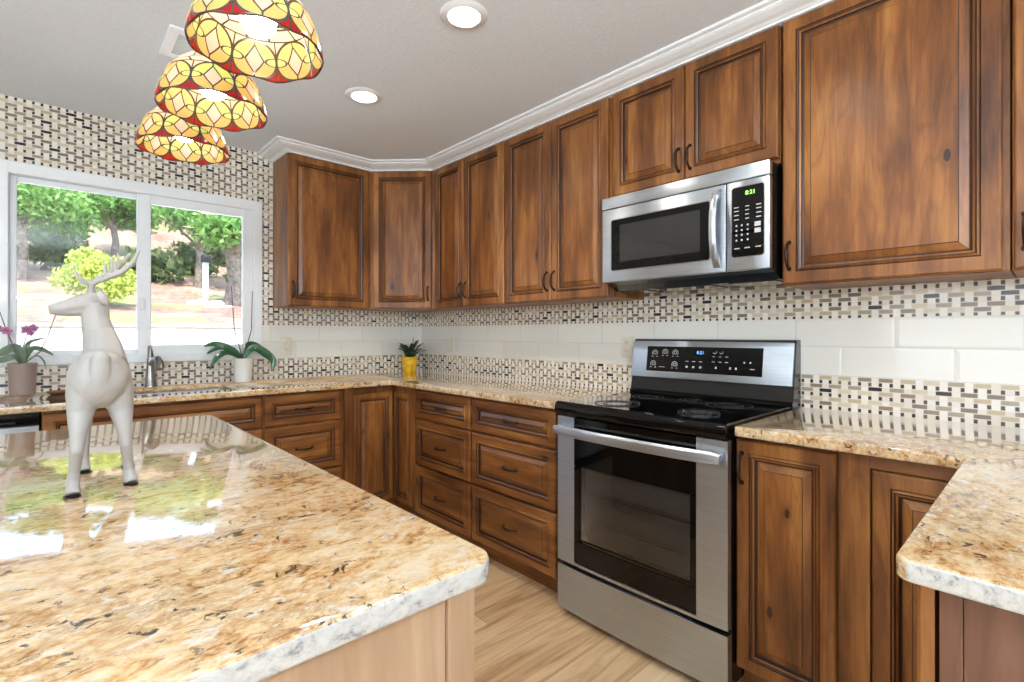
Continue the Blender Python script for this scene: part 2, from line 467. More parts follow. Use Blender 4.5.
MB().fbox(F, ix0 + .028, -1.933, iz0 + .026, iz1 - .026, -.049, -.045).build('pane', M['pane'], o)
o = sashframe('sash', -1.935, ix1, iz0, iz1, (.064, .052), -.030, .004).build('sash', M['white_gloss'], win)
MB().fbox(F, -1.873, ix1 - .062, iz0 + .05, iz1 - .05, -.015, -.011).build('pane', M['pane'], o)
MB().fbox(F, -1.925, -1.905, 1.36, 1.43, .004, .016, .003).build('latch', M['white_gloss'], win)

# ------------------------------------------------------------------ cabinet doors
def panel(F, u0, u1, v0, v1, k=1.0, flat=.052):
    """raised-panel front as one loft of nested rectangles: (inset, height, glaze?)"""
    mb = MB(); t = .020
    L = [(0, 0, 0), (0, .015, 0), (.003, .0185, 0), (.006, t, 0), (flat * k, t, 0), (flat * k + .0025, t - .003, 1), (flat * k + .005, t + .001, 0),
         (flat * k + .010 * k, t + .0035, 0), (flat * k + .015 * k, t + .001, 1), (flat * k + .021 * k, t - .002, 0), (flat * k + .0225 * k, t - .009, 1), (flat * k + .029 * k, t - .0115, 1),
         (flat * k + .0315 * k, t - .0095, 0), (flat * k + .056 * k, t - .002, 0), (flat * k + .0585 * k, t - .0005, 1), (flat * k + .0605 * k, t - .0005, 0)]
    rr, mm = [], []
    for d, h, g in L:
        rr.append([F(u0 + d, v0 + d, h - t), F(u1 - d, v0 + d, h - t), F(u1 - d, v1 - d, h - t), F(u0 + d, v1 - d, h - t)])
    mats = [L[i + 1][2] for i in range(len(L) - 1)] + [0]
    mb.rings(rr, mats, True, True)
    return mb
def pull(F, u, v, vertical=True, L=.100):
    """arched bail pull with small feet"""
    mb = MB(); pts = []; rad = []
    for i in range(15):
        t = i / 14; a = (t - .5) * L
        h = .003 + .024 * (1 - abs(2 * t - 1) ** 3.0)
        pts.append(F(u, v + a, h) if vertical else F(u + a, v, h)); rad.append(.0042 + .0028 * (1 - abs(2 * t - 1)))
    mb.tube(pts, rad, 10)
    for sgn in (-1, 1):
        a = sgn * (L / 2 - .001)
        c0 = F(u, v + a, -.0005) if vertical else F(u + a, v, -.0005); c1 = F(u, v + a, .006) if vertical else F(u + a, v, .006)
        mb.tube([c0, c1], [.0085, .0055], 12)
    return mb
def door(par, F, u0, u1, v0, v1, handle=None, k=.82, flat=.052, name='door', mat='wood_v', hv=True, label=None):
    d = panel(F, u0, u1, v0, v1, k, flat).build(name, [M[mat], M['glaze']], par)
    if handle: pull(F, handle[0], handle[1], hv).build('handle', M['bronze'], d)
    return d
def drawer(par, F, u0, u1, v0, v1, k=.78):
    d = panel(F, u0, u1, v0, v1, k, .050).build('drawer', [M['wood_h'], M['glaze']], par)
    pull(F, (u0 + u1) / 2, (v0 + v1) / 2, False, .095).build('handle', M['bronze'], d)
    return d

UB, UT = 1.400, 2.384
HZ = 1.508
def upper(name, F, depth, u0, u1, z0, z1, label, extra=0.0):
    c = F((u0 + u1) / 2, z0, -depth / 2)
    t = thing(name, c, label, 'cabinet')
    mb = MB().fbox(F, u0, u1, z0 - extra, UT, -depth + .009, -.0225, .0015)
    mb.build('carcass', M['wood_v'], t)
    return t
# window-wall cabinet
t = upper('wall_cabinet', FW_U, .30, -1.191, -.630, UB, UT, 'single door brown wall cabinet right beside the window, left of the corner')
door(t, FW_U, -1.189, -.634, UB + .003, UT - .004, (-1.160, HZ))
# diagonal corner cabinet
t = thing('corner_wall_cabinet', (-.28, -.28, UB), 'narrow angled corner wall cabinet above the yellow plant pot', 'cabinet')
base = [(-.628, -.012), (-.628, -.262), (-.262, -.628), (-.012, -.628), (-.012, -.012)]
MB().rings([[(x, y, UB) for x, y in base], [(x, y, UT) for x, y in base]]).build('carcass', M['wood_v'], t)
dl = math.hypot(.318, .318)
door(t, DG, .014, dl - .014, UB + .003, UT - .004, (dl - .040, HZ))
# two pairs on the range wall
t = upper('wall_cabinet', FS_U, .30, .632, 1.368, UB, UT, 'two door wall cabinet right of the angled corner cabinet, dark glazed')
door(t, FS_U, .634, .963, UB + .003, UT - .004, (.938, HZ)); door(t, FS_U, .967, 1.364, UB + .003, UT - .004, (.992, HZ))
t = upper('wall_cabinet', FS_U, .30, 1.372, 2.146, UB, UT, 'two door wall cabinet directly left of the microwave, nearly ceiling high')
door(t, FS_U, 1.376, 1.747, UB + .003, UT - .004, (1.722, HZ)); door(t, FS_U, 1.751, 2.128, UB + .003, UT - .004, (1.776, HZ))
t = upper('wall_cabinet', FS_U, .30, 2.149, 2.912, 1.865, UT, 'short two door wall cabinet above the microwave')
door(t, FS_U, 2.156, 2.529, 1.884, UT - .004, (2.505, 1.975)); door(t, FS_U, 2.533, 2.908, 1.884, UT - .004, (2.557, 1.975))
t = upper('wall_cabinet', FS_U, .30, 2.916, 3.526, UB, UT, 'large single door wall cabinet right of the microwave with wide knotty panel')
door(t, FS_U, 2.924, 3.510, UB + .003, UT - .004, (2.946, HZ), .86)
t = upper('wall_cabinet', FS_U, .30, 3.529, 4.30, UB, UT, 'wall cabinet cut off by the right edge of the picture')
door(t, FS_U, 3.533, 3.910, UB + .003, UT - .004, (3.556, HZ)); door(t, FS_U, 3.914, 4.296, UB + .003, UT - .004, (4.27, HZ))

# ------------------------------------------------------------------ base cabinets
BT, TOE = .880, .10
def basebox(t, F, depth, u0, u1, toe=True, z1=BT):
    mb = MB().fbox(F, u0, u1, TOE, z1, -depth + .004, -.0225, .0015); mb.build('carcass', M['wood_v'], t)
    MB().fbox(F, u0, u1, 0.0, TOE, -depth + .004, -.075).build('toe_kick', M['wood_h'], t)
D1, D2, D3 = (.697, .868), (.409, .685), (.104, .397)
t = thing('base_cabinet', (-1.9, -.35, 0), 'sink base cabinet under the window behind the deer statue', 'cabinet')
mb = MB().fbox(FW_B, -2.340, -1.436, TOE, .66, -.614, -.0225, .0015)
mb.fbox(FW_B, -2.340, -1.436, .66, BT, -.06, -.0225, .0015)
mb.fbox(FW_B, -2.340, -2.322, .66, BT, -.614, -.06); mb.fbox(FW_B, -1.454, -1.436, .66, BT, -.614, -.06)
mb.build('carcass', M['wood_v'], t); MB().fbox(FW_B, -2.34, -1.436, 0, TOE, -.614, -.075).build('toe_kick', M['wood_h'], t)
panel(FW_B, -2.336, -1.440, .697, .868, .72, .050).build('false_front', [M['wood_h'], M['glaze']], t)
door(t, FW_B, -2.336, -1.890, .106, .685, (-1.915, .60)); door(t, FW_B, -1.886, -1.440, .106, .685, (-1.861, .60))
t = thing('base_cabinet', (-1.2, -.35, 0), 'three drawer base cabinet between sink cabinet and corner cabinet, under the white orchid pot', 'cabinet')
basebox(t, FW_B, .618, -1.434, -.96)
for a, b in (D1, D2, D3): drawer(t, FW_B, -1.426, -.984, a, b)
# corner unit with two door leaves
t = thing('corner_base_cabinet', (-.35, -.35, 0), 'inside corner base cabinet with two tall door leaves meeting in the corner', 'cabinet')
base = [(-.957, -.004), (-.957, -.599), (-.599, -.599), (-.599, -.889), (-.004, -.889), (-.004, -.004)]
MB().rings([[(x, y, TOE) for x, y in base], [(x, y, BT) for x, y in base]]).build('carcass', M['wood_v'], t)
base = [(-.957, -.01), (-.957, -.537), (-.537, -.537), (-.537, -.889), (-.01, -.889), (-.01, -.01)]
MB().rings([[(x, y, 0) for x, y in base], [(x, y, TOE) for x, y in base]]).build('toe_kick', M['wood_h'], t)
MB().fbox(FW_B, -.956, -.900, .104, .876, -.0222, -.004, .001).build('stile', M['wood_v'], t)
MB().fbox(FS_B, .848, .888, .104, .876, -.0222, -.004, .001).build('stile', M['wood_v'], t)
door(t, FW_B, -.897, -.6235, .125, .838, None, .72, .045); door(t, FS_B, .6235, .845, .125, .838, None, .72, .045)
t = thing('base_cabinet', (-.31, -1.17, 0), 'three drawer base cabinet next to the inside corner on the range wall', 'cabinet')
basebox(t, FS_B, .618, .891, 1.455)
for a, b in (D1, D2, D3): drawer(t, FS_B, .894, 1.446, a, b)
t = thing('base_cabinet', (-.31, -1.78, 0), 'three drawer base cabinet directly left of the range', 'cabinet')
basebox(t, FS_B, .618, 1.457, 2.118)
for a, b in (D1, D2, D3): drawer(t, FS_B, 1.464, 2.078, a, b)
# right of the range
t = thing('base_cabinet', (-.31, -3.03, 0), 'narrow single door base cabinet directly right of the range', 'cabinet')
basebox(t, FS_B, .618, 2.886, 3.186)
door(t, FS_B, 2.889, 3.180, .106, .868, (2.908, .775), .84, .050)
t = thing('corner_base_cabinet', (-.31, -3.34, 0), 'dark corner base cabinet right of the narrow door, partly behind the peninsula counter', 'cabinet')
basebox(t, FS_B, .618, 3.189, 4.2)
MB().fbox(FS_B, 3.190, 3.262, .104, .876, -.0222, -.001, .001).build('stile', M['wood_v'], t)
MB().fbox(FS_B, 3.262, 3.478, .842, .876, -.0222, -.001, .001).build('rail', M['wood_h'], t)
door(t, FS_B, 3.266, 3.478, .125, .838, None, .84, .050)
# peninsula cabinet: its finished end faces the room
FP = Frame((0, -3.482, 0), (-1, 0, 0), (0, 0, 1), (0, 1, 0))
FE = Frame((-1.425, 0, 0), (0, -1, 0), (0, 0, 1), (-1, 0, 0))
t = thing('peninsula_cabinet', (-1.03, -3.86, 0), 'peninsula base cabinet with reddish brown end panel at lower right', 'cabinet')
MB().box(-1.410, -.645, -4.19, -3.506, TOE, BT, .001).build('carcass', M['wood_v'], t)
MB().box(-1.400, -.645, -4.15, -3.58, 0, TOE).build('toe_kick', M['wood_h'], t)
door(t, FP, .650, 1.035, .106, .868); door(t, FP, 1.039, 1.423, .106, .868, None)
mb = MB().fbox(FE, 3.507, 3.531, 0, BT, -.014, .0, .0008); mb.fbox(FE, 3.5316, 4.19, 0, BT, -.014, -.002, .0008)
mb.build('end_panel', M['wood_end'], t)

# dishwasher
t = thing('dishwasher', (-2.65, -.35, 0), 'stainless dishwasher with black top panel under the counter at far left', 'dishwasher')
MB().fbox(FW_B, -2.945, -2.347, .10, .872, -.58, -.03).build('tub', M['black'], t)
MB().fbox(FW_B, -2.945, -2.347, .12, .822, -.03, .004, .004, 0, 2).build('door', M['steel'], t)
mb = MB().fbox(FW_B, -2.945, -2.347, .828, .868, -.03, .002, .004, 0, 2); o = mb.build('control_panel', M['black_glass'], t)
MB().fbox(FW_B, -2.88, -2.42, .836, .846, .002, .004, .001).build('handle', M['black_matte'], o)
MB().fbox(FW_B, -2.94, -2.352, 0, .10, -.58, -.07).build('toe_kick', M['black_matte'], t)
t = thing('base_cabinet', (-3.26, -.35, 0), 'base cabinet left of the dishwasher beyond the picture edge', 'cabinet')
basebox(t, FW_B, .618, -3.57, -2.949); door(t, FW_B, -3.565, -2.954, .106, .864, (-3.0, .77))

# ------------------------------------------------------------------ stone tops
def rounded(poly, rad):
    """2-D outline with each corner rounded by its own radius"""
    out = []; n = len(poly)
    for i, p in enumerate(poly):
        r = rad[i]; p = Vector(p)
        if r <= 0: out.append(p); continue
        a = (Vector(poly[i - 1]) - p).normalized(); b = (Vector(poly[(i + 1) % n]) - p).normalized()
        half = a.angle(b) / 2; d = r / math.tan(half); c = p + (a + b).normalized() * (r / math.sin(half))
        s0 = p + a * d - c; s1 = p + b * d - c
        a0 = math.atan2(s0.y, s0.x); a1 = math.atan2(s1.y, s1.x); da = (a1 - a0 + math.pi) % (2 * math.pi) - math.pi
        for k in range(9): out.append(c + Vector((math.cos(a0 + da * k / 8), math.sin(a0 + da * k / 8))) * r)
    return out
def slab(poly, rad, z0, z1, pale=None):
    pts = rounded(poly, rad); n = len(pts)
    area2 = sum(pts[i].x * pts[(i + 1) % n].y - pts[(i + 1) % n].x * pts[i].y for i in range(n))
    if area2 < 0: pts.reverse()
    def inset(d):
        res = []
        for i in range(n):
            e0 = (pts[i] - pts[i - 1]).normalized(); e1 = (pts[(i + 1) % n] - pts[i]).normalized()
            n0 = Vector((-e0.y, e0.x)); n1 = Vector((-e1.y, e1.x)); m_ = (n0 + n1).normalized()
            res.append(pts[i] + m_ * (d / max(.4, m_.dot(n1))))
        return res
    rr = []
    for d, z in ((.002, z0), (.0005, z0 + .002), (0, z0 + .004), (0, z1 - .0055), (.0007, z1 - .0025), (.0025, z1 - .0006), (.005, z1)):
        rr.append([(p.x, p.y, z) for p in inset(d)])
    mb = MB().rings(rr, None, True, True, True, True)
    n_ = len(pts)
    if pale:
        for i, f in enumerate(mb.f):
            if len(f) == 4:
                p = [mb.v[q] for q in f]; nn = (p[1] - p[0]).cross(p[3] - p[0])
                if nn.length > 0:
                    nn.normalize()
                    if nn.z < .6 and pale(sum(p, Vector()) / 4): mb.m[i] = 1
    return mb
CT0, CT1 = .8835, .914
XC = -.657
mb = slab([(-3.6, -.002), (-3.6, XC), (XC, XC), (XC, -2.121), (-.002, -2.121), (-.002, -.002)], [0, .01, .02, .012, 0, 0], CT0, CT1)
main_top = mb.build('countertop', M['granite'])
tag(main_top, 'long L shaped granite countertop under the window and along to the left of the range', 'countertop')
SX0, SX1, SY0, SY1 = -2.26, -1.52, -.53, -.13
cut = slab([(SX0, SY0), (SX1, SY0), (SX1, SY1), (SX0, SY1)], [.05] * 4, CT0 - .02, CT1 + .02).build('cutter', M['granite'])
mod = main_top.modifiers.new('cut', 'BOOLEAN'); mod.object = cut; mod.operation = 'DIFFERENCE'; mod.solver = 'EXACT'
bpy.context.view_layer.update()
dg = bpy.context.evaluated_depsgraph_get()
me = bpy.data.meshes.new_from_object(main_top.evaluated_get(dg)); main_top.modifiers.clear(); main_top.data = me
bpy.data.objects.remove(cut)
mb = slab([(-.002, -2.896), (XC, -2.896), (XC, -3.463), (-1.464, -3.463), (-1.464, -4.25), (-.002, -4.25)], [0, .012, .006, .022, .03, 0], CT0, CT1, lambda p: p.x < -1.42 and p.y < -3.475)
tag(mb.build('countertop', [M['granite'], M['granite_daylit_edge']]), 'granite countertop right of the range turning into a peninsula at the right edge', 'countertop')
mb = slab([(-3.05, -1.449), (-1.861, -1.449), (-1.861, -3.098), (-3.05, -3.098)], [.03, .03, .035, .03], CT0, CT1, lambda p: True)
tag(mb.build('countertop', [M['granite'], M['granite_daylit_edge']]), 'glossy cream granite island top in the foreground carrying the deer', 'countertop')
# island base
t = thing('kitchen_island', (-2.45, -2.28, 0), 'wood island base with painted-in daylight under the cream granite top in the foreground', 'island')
MB().box(-2.99, -1.909, -3.075, -1.50, .0, CT0 - .0005, .001).build('carcass', M['wood_island_daylit'], t)
mb = MB().box(-1.941, -1.899, -3.092, -3.060, 0, CT0 - .0005, .0015); mb.build('corner_post', M['wood_island_daylit'], t)
MB().box(-2.985, -1.9425, -3.086, -3.0745, .0, CT0 - .0005, .001).build('back_panel', M['wood_island_daylit'], t)

# ------------------------------------------------------------------ range
t = thing('range', (-.36, -2.51, 0), 'freestanding stainless electric range with black glass cooktop and oven window', 'range')
Y0, Y1 = 2.136, 2.884     # along u
FR = Frame((-.675, 0, 0), (0, -1, 0), (0, 0, 1), (-1, 0, 0))
mb = MB().fbox(FR, Y0 + .002, Y1 - .002, .035, .868, -.640, -.040, .003)
# oven cavity is modelled as an open box set in the body
mb.build('body', M['black'], t)
def bow(u): return .010 * (1 - ((u - (Y0 + Y1) / 2) / ((Y1 - Y0) / 2)) ** 2)
def bowed(u0, u1, v0, v1, n0, n1, nseg=14, mat=0, mb=None):
    mb = mb or MB(); rr = []
    for i in range(nseg + 1):
        u = u0 + (u1 - u0) * i / nseg; b = bow(u)
        rr.append([FR(u, v0, n0), FR(u, v0 + .002, n1 + b - .0), FR(u, v1 - .002, n1 + b), FR(u, v1, n0)])
    return mb.rings(rr, [mat] * (nseg + 1), True, True, True, True)
GU0, GU1 = 2.232, 2.777
mb = bowed(Y0, GU0, .236, .866, -.030, -.004, 4); bowed(GU1, Y1, .236, .866, -.030, -.004, 4, 0, mb); bowed(GU0, GU1, .236, .252, -.030, -.004, 10, 0, mb)
dr = mb.build('oven_door', M['steel'], t)
mb = bowed(GU0 + .0005, GU1 - .0005, .253, .345, -.026, -.0045, 10); bowed(GU0 + .0005, GU1 - .0005, .660, .865, -.026, -.0045, 10, 0, mb)
bowed(GU0 + .0005, GU0 + .022, .345, .660, -.026, -.0045, 2, 0, mb); bowed(GU1 - .022, GU1 - .0005, .345, .660, -.026, -.0045, 2, 0, mb)
mb.build('door_glass', M['black_glass'], dr)
bowed(GU0 + .022, GU1 - .022, .345, .660, -.010, -.0046, 10).build('oven_window', M['oven_glass'], dr)
mb = MB()      # lit-looking cavity lining and racks behind the window
c0, c1 = GU0 + .024, GU1 - .024
mb.fbox(FR, c0, c1, .347, .658, -.0385, -.0365); 
mb.build('cavity_back', plain('oven_enamel', rgb(150, 148, 144), .4), dr)
mb = MB()
for zz in (.43, .545):
    mb.tube([FR(c0, zz, -.026), FR(c1, zz, -.026)], .0028, 6); mb.tube([FR(c0, zz + .012, -.031), FR(c1, zz + .012, -.031)], .0015, 6)
mb.build('rack', M['rack'], dr)
mb = MB().fbox(FR, c0, c0 + .007, .347, .658, -.0364, -.022); mb.fbox(FR, c0, c1, .347, .354, -.0364, -.022); mb.build('cavity_rim', M['rack'], dr)
# handle: a wide bowed flat bar
rr = []
for i in range(25):
    s_ = i / 24; u = Y0 + .006 + (Y1 - Y0 - .018) * s_
    e = 1 - abs(2 * s_ - 1) ** 2.2; endr = min(1, min(s_, 1 - s_) / .05) ** .5
    n = .026 + .024 * e; hv = .021 * (.75 + .25 * endr); th = .011
    zc = .808
    rr.append([FR(u, zc - hv, n - th * .6), FR(u, zc - hv * .9, n + th * .7), FR(u, zc - hv * .2, n + th), FR(u, zc + hv * .6, n + th * .8), FR(u, zc + hv, n), FR(u, zc + hv * .7, n - th), FR(u, zc - hv * .6, n - th)])
mb = MB().rings(rr, None, True, True, True, True)
for u in (Y0 + .026, Y1 - .030): mb.fbox(FR, u - .012, u + .012, .797, .822, -.006, .030, .003)
mb.build('handle', M['steel'], dr)
bowed(Y0, Y1, .030, .222, -.035, -.004, 16).build('storage_drawer', M['steel'], t)
for u in (Y0 + .05, Y1 - .05):
    for n in (-.08, -.58): MB().tube([FR(u, 0, n), FR(u, .036, n)], [.018, .014], 12).build('foot', M['black_matte'], t)
# cooktop
rr = []
prof = [(-.030, .872), (.006, .872), (.013, .879), (.016, .892), (.015, .908), (.008, .921), (-.004, .927), (-.012, .924), (-.56, .924), (-.60, .928), (-.60, .872)]
nseg = 16
for i in range(nseg + 1):
    u = Y0 - .001 + (Y1 - Y0 + .002) * i / nseg; b = bow(u)
    rr.append([FR(u, z, n + (b if n > -.02 else 0)) for n, z in prof])
ck = MB().rings(rr, None, True, True, True, True).build('cooktop', M['black_glass'], t)
for (u, n, r_) in ((2.33, -.17, .095), (2.70, -.17, .075), (2.32, -.43, .07), (2.70, -.43, .09), (2.51, -.47, .045)):
    mb = MB(); c = FR(u, .9243, n)
    for q in (r_, r_ * .62): mb.lathe([(q - .0012, 0), (q - .0012, .0004), (q + .0012, .0004), (q + .0012, 0)], c, 40)
    mb.build('burner', plain('burner_ring', rgb(62, 62, 64), .3), ck)
# backguard
FB = Frame((0, 0, 0), (0, -1, 0), (0, 0, 1), (-1, 0, 0))
rr = []
for u in (2.128, 2.896):
    rr.append([FB(u, .920, .012), FB(u, .920, .105), FB(u, .935, .112), FB(u, .942, .100), FB(u, 1.000, .088), FB(u, 1.010, .086), FB(u, 1.190, .060), FB(u, 1.194, .052), FB(u, 1.194, .012)])
bgd = MB().rings(rr).build('backguard', M['black'], t)
FK = Frame((-.0935, 0, 1.003), (0, -1, 0), (.15, 0, 1.0), (-1.0, 0, .15))
MB().fbox(FK, 2.131, 2.893, 0.0, .182, -.004, .012, .004, 0, 2).build('control_fascia', M['steel'], bgd)
cp = MB().fbox(FK, 2.218, 2.776, .032, .155, .011, .0135, .001).build('control_panel', M['black_glass'], bgd)
mb = MB(); n0 = .0136
def dash(mb, u, v, w_, h_, F=FK, n=n0): mb.fbox(F, u - w_ / 2, u + w_ / 2, v - h_ / 2, v + h_ / 2, n, n + .0003)
def arc(mb, F, u, v, r_, n, a0=-40, a1=220, wd=.0012, seg=12):
    rr = []
    for i in range(seg + 1):
        a = R(a0 + (a1 - a0) * i / seg); cu, cv = math.cos(a), math.sin(a)
        rr.append([F(u + cu * (r_ - wd), v + cv * (r_ - wd), n), F(u + cu * (r_ + wd), v + cv * (r_ + wd), n)])
    mb.rings(rr, None, False, False, False)
for (u, v) in ((2.262, .122), (2.318, .127), (2.372, .125), (2.256, .068), (2.372, .068)):
    mb = MB(); arc(mb, FK, u, v, .014, n0 + .0003); arc(mb, FK, u, v, .007, n0 + .0003, 0, 360)
    dash(mb, u - .012, v - .017, .010, .0022); dash(mb, u + .012, v - .017, .010, .0022)
    mb.build('burner_control', M['mark'], cp)
marks = [(u, .086, .016, .0028) for u in (2.435, 2.468, 2.502)] + [(u, .060, .011, .009) for u in (2.435, 2.468, 2.502)]
for u in (2.562, 2.592, 2.622): marks += [(u, .088, .014, .0028), (u, .112, .012, .0025)]
marks += [(u, .062, .008, .010) for u in (2.575, 2.640, 2.665)] + [(u, .090, .007, .007) for u in (2.70, 2.725)] + [(2.735, .062, .020, .003), (2.305, .054, .030, .002)]
for q in marks:
    mb = MB(); dash(mb, *q); mb.build('key', M['mark'], cp)
for u in (2.566, 2.596):
    mb = MB(); arc(mb, FK, u, .134, .008, n0 + .0003, 200, 380); mb.build('key', M['mark'], cp)
MB().lathe([(0.0001, 0), (.007, 0), (.007, .0012), (.0001, .0012)], FK(2.156, .052, .0118), 20, 0, 'x').build('badge', M['mark'], bgd)
def text(par, s_, F, u, v, n, size, mat, name):
    cu = bpy.data.curves.new('t', 'FONT'); cu.body = s_; cu.size = size; cu.align_x = 'CENTER'; cu.align_y = 'CENTER'
    ob = bpy.data.objects.new('t', cu); COL.objects.link(ob); bpy.context.view_layer.update()
    me = bpy.data.meshes.new_from_object(ob.evaluated_get(bpy.context.evaluated_depsgraph_get()))
    bpy.data.objects.remove(ob)
    m_ = MB().add([F(u + q.co.x, v + q.co.y, n) for q in me.vertices], [list(p.vertices) for p in me.polygons])
    return m_.build(name, mat, par, fix=False)
text(cp, '8:21', FK, 2.498, .128, n0 + .0003, .021, M['led_blue'], 'clock_display')

# ------------------------------------------------------------------ microwave
t = thing('microwave', (-.19, -2.53, 1.457), 'stainless over the range microwave hanging above the range', 'microwave')
FM = Frame((-.374, 0, 0), (0, -1, 0), (0, 0, 1), (-1, 0, 0))
A0, A1, B0, B1 = 2.152, 2.907, 1.462, 1.860
rr = [[FM(u, B0 - .034, -.365), FM(u, B0 - .034, -.11), FM(u, B0 - .010, -.06), FM(u, B0, -.032), FM(u, B1 - .002, -.032), FM(u, B1 - .002, -.365)] for u in (A0 + .002, A1 - .002)]
MB().rings(rr).build('body', M['black'], t)
MB().fbox(FM, A0, A1, 1.806, B1, -.0318, .001, .003, 0, 2).build('vent_strip', M['steel'], t)
DE = 2.744
def rrect(u0, u1, v0, v1, r_):
    return [(q.x, q.y) for q in rounded([(u0, v0), (u1, v0), (u1, v1), (u0, v1)], [r_] * 4)]
mb = MB().fbox(FM, A0, DE, B0, 1.803, -.0318, 0, .004, 0, 2)
md = mb.build('door', M['steel'], t)
q = rrect(2.203, 2.683, 1.512, 1.752, .012)
q2 = rrect(2.2065, 2.6795, 1.5155, 1.7485, .010)
MB().rings([[FM(a, b, -.001) for a, b in q], [FM(a, b, .0022) for a, b in q], [FM(a, b, .0022) for a, b in q2], [FM(a, b, .0008) for a, b in q2]], None, False, False).build('window_rim', M['nickel'], md)
MB().rings([[FM(a, b, -.002) for a, b in q2], [FM(a, b, .0010) for a, b in q2]]).build('door_glass', M['black_glass'], md)
q = rrect(2.252, 2.640, 1.553, 1.722, .004)
MB().rings([[FM(a, b, .0005) for a, b in q], [FM(a, b, .0014) for a, b in q]]).build('window_screen', M['grey_glass'], md)
rr = []
for i in range(21):
    s_ = i / 20; v = 1.480 + (1.788 - 1.480) * s_; e = 1 - abs(2 * s_ - 1) ** 2.5; n = .004 + .040 * e
    uc = 2.712; hw = .017
    rr.append([FM(uc - hw, v, n - .006), FM(uc - hw * .8, v, n + .004), FM(uc, v, n + .008), FM(uc + hw * .8, v, n + .004), FM(uc + hw, v, n - .006), FM(uc, v, n - .009)])
MB().rings(rr, None, True, True, True, True).build('handle', M['steel'], md)
cpn = MB().fbox(FM, DE + .003, A1, B0, 1.803, -.0318, 0, .004, 0, 2).build('control_panel', M['steel'], t)
q = rrect(2.769, 2.886, 1.513, 1.778, .010)
q3 = rrect(2.7665, 2.8885, 1.5105, 1.7805, .012)
MB().rings([[FM(a, b, -.001) for a, b in q3], [FM(a, b, .0016) for a, b in q3], [FM(a, b, .0016) for a, b in q], [FM(a, b, .0005) for a, b in q]], None, False, False).build('keypad_rim', M['nickel'], cpn)
kp = MB().rings([[FM(a, b, -.002) for a, b in q], [FM(a, b, .0012) for a, b in q]]).build('keypad', M['black_glass'], cpn)
text(kp, '8:21', FM, 2.838, 1.752, .0014, .022, M['led_green'], 'clock_display')
marks = [(u, zz, .018 if u != 2.826 else .014, .0035) for zz in (1.702, 1.688, 1.672, 1.656) for u in (2.786, 2.826, 2.868)]
marks += [(u, zz, .006, .0065) for zz in (1.632, 1.614, 1.596, 1.576) for u in (2.786, 2.806, 2.828)]
marks += [(2.864, zz, .022, .017) for zz in (1.630, 1.606)] + [(u, 1.545, .020, .004) for u in (2.788, 2.826, 2.866)]
for q in marks:
    mb = MB(); dash(mb, *q, FM, .0013); mb.build('key', M['mark'], kp)
mb = MB()
mb.fbox(FM, 2.36, 2.62, B0 - .0375, B0 - .0335, -.30, -.125, .001); mb.fbox(FM, 2.70, 2.88, B0 - .0375, B0 - .0335, -.30, -.125, .001)
mb.fbox(FM, 2.18, 2.30, B0 - .0375, B0 - .0335, -.30, -.125, .001)
mb.build('underside_filter', M['grey_glass'], t)

# ------------------------------------------------------------------ sink and faucet
pts = rounded([(SX0 - .01, SY0 - .01), (SX1 + .01, SY0 - .01), (SX1 + .01, SY1 + .01), (SX0 - .01, SY1 + .01)], [.055] * 4)
pin = rounded([(SX0 + .012, SY0 + .012), (SX1 - .012, SY0 + .012), (SX1 - .012, SY1 - .012), (SX0 + .012, SY1 - .012)], [.06] * 4)
ps = rounded([(SX0 - .004, SY0 - .004), (SX1 + .004, SY0 - .004), (SX1 + .004, SY1 + .004), (SX0 - .004, SY1 + .004)], [.055] * 4)
mb = MB().rings([[(p.x, p.y, .681) for p in ps], [(p.x, p.y, CT0 - .0005) for p in pts], [(p.x, p.y, CT0 - .0005) for p in ps], [(p.x, p.y, .72) for p in pin], [(p.x, p.y, .69) for p in pin]], None, True, True, True, True)
tag(mb.build('sink', M['steel']), 'undermount stainless sink sunk in the counter below the window', 'sink')
t = thing('faucet', (-1.882, -.075, .914), 'short brushed nickel pull-out faucet behind the sink', 'faucet')
fx, fy, fz = -1.882, -.075, .914
MB().lathe([(.034, 0), (.034, .006), (.029, .016), (.024, .07), (.019, .125), (.0185, .155), (.016, .172), (.0001, .176)], (fx, fy, fz), 24, 0, 'z', True).build('body', M['nickel'], t)
MB().tube([(fx, fy, fz + .125), (fx + .012, fy - .035, fz + .158), (fx + .024, fy - .075, fz + .162), (fx + .030, fy - .105, fz + .140), (fx + .032, fy - .115, fz + .112)], [.016, .017, .019, .020, .021], 16).build('spout', M['nickel'], t)
MB().tube([(fx, fy, fz + .165), (fx - .002, fy + .004, fz + .205), (fx - .004, fy + .012, fz + .236)], [.017, .013, .008], 14).build('lever', M['nickel'], t)
tag(MB().lathe([(.0001, 0), (.030, 0), (.048, .010), (.052, .018), (.049, .018), (.044, .011), (.0001, .006)], (-2.275, -.205, .9142), 28).build('soap_dish', plain('brown_ceramic', rgb(128, 84, 58), .4, 0, .3)),
    'small brown dish on the counter behind the deer', 'dish')

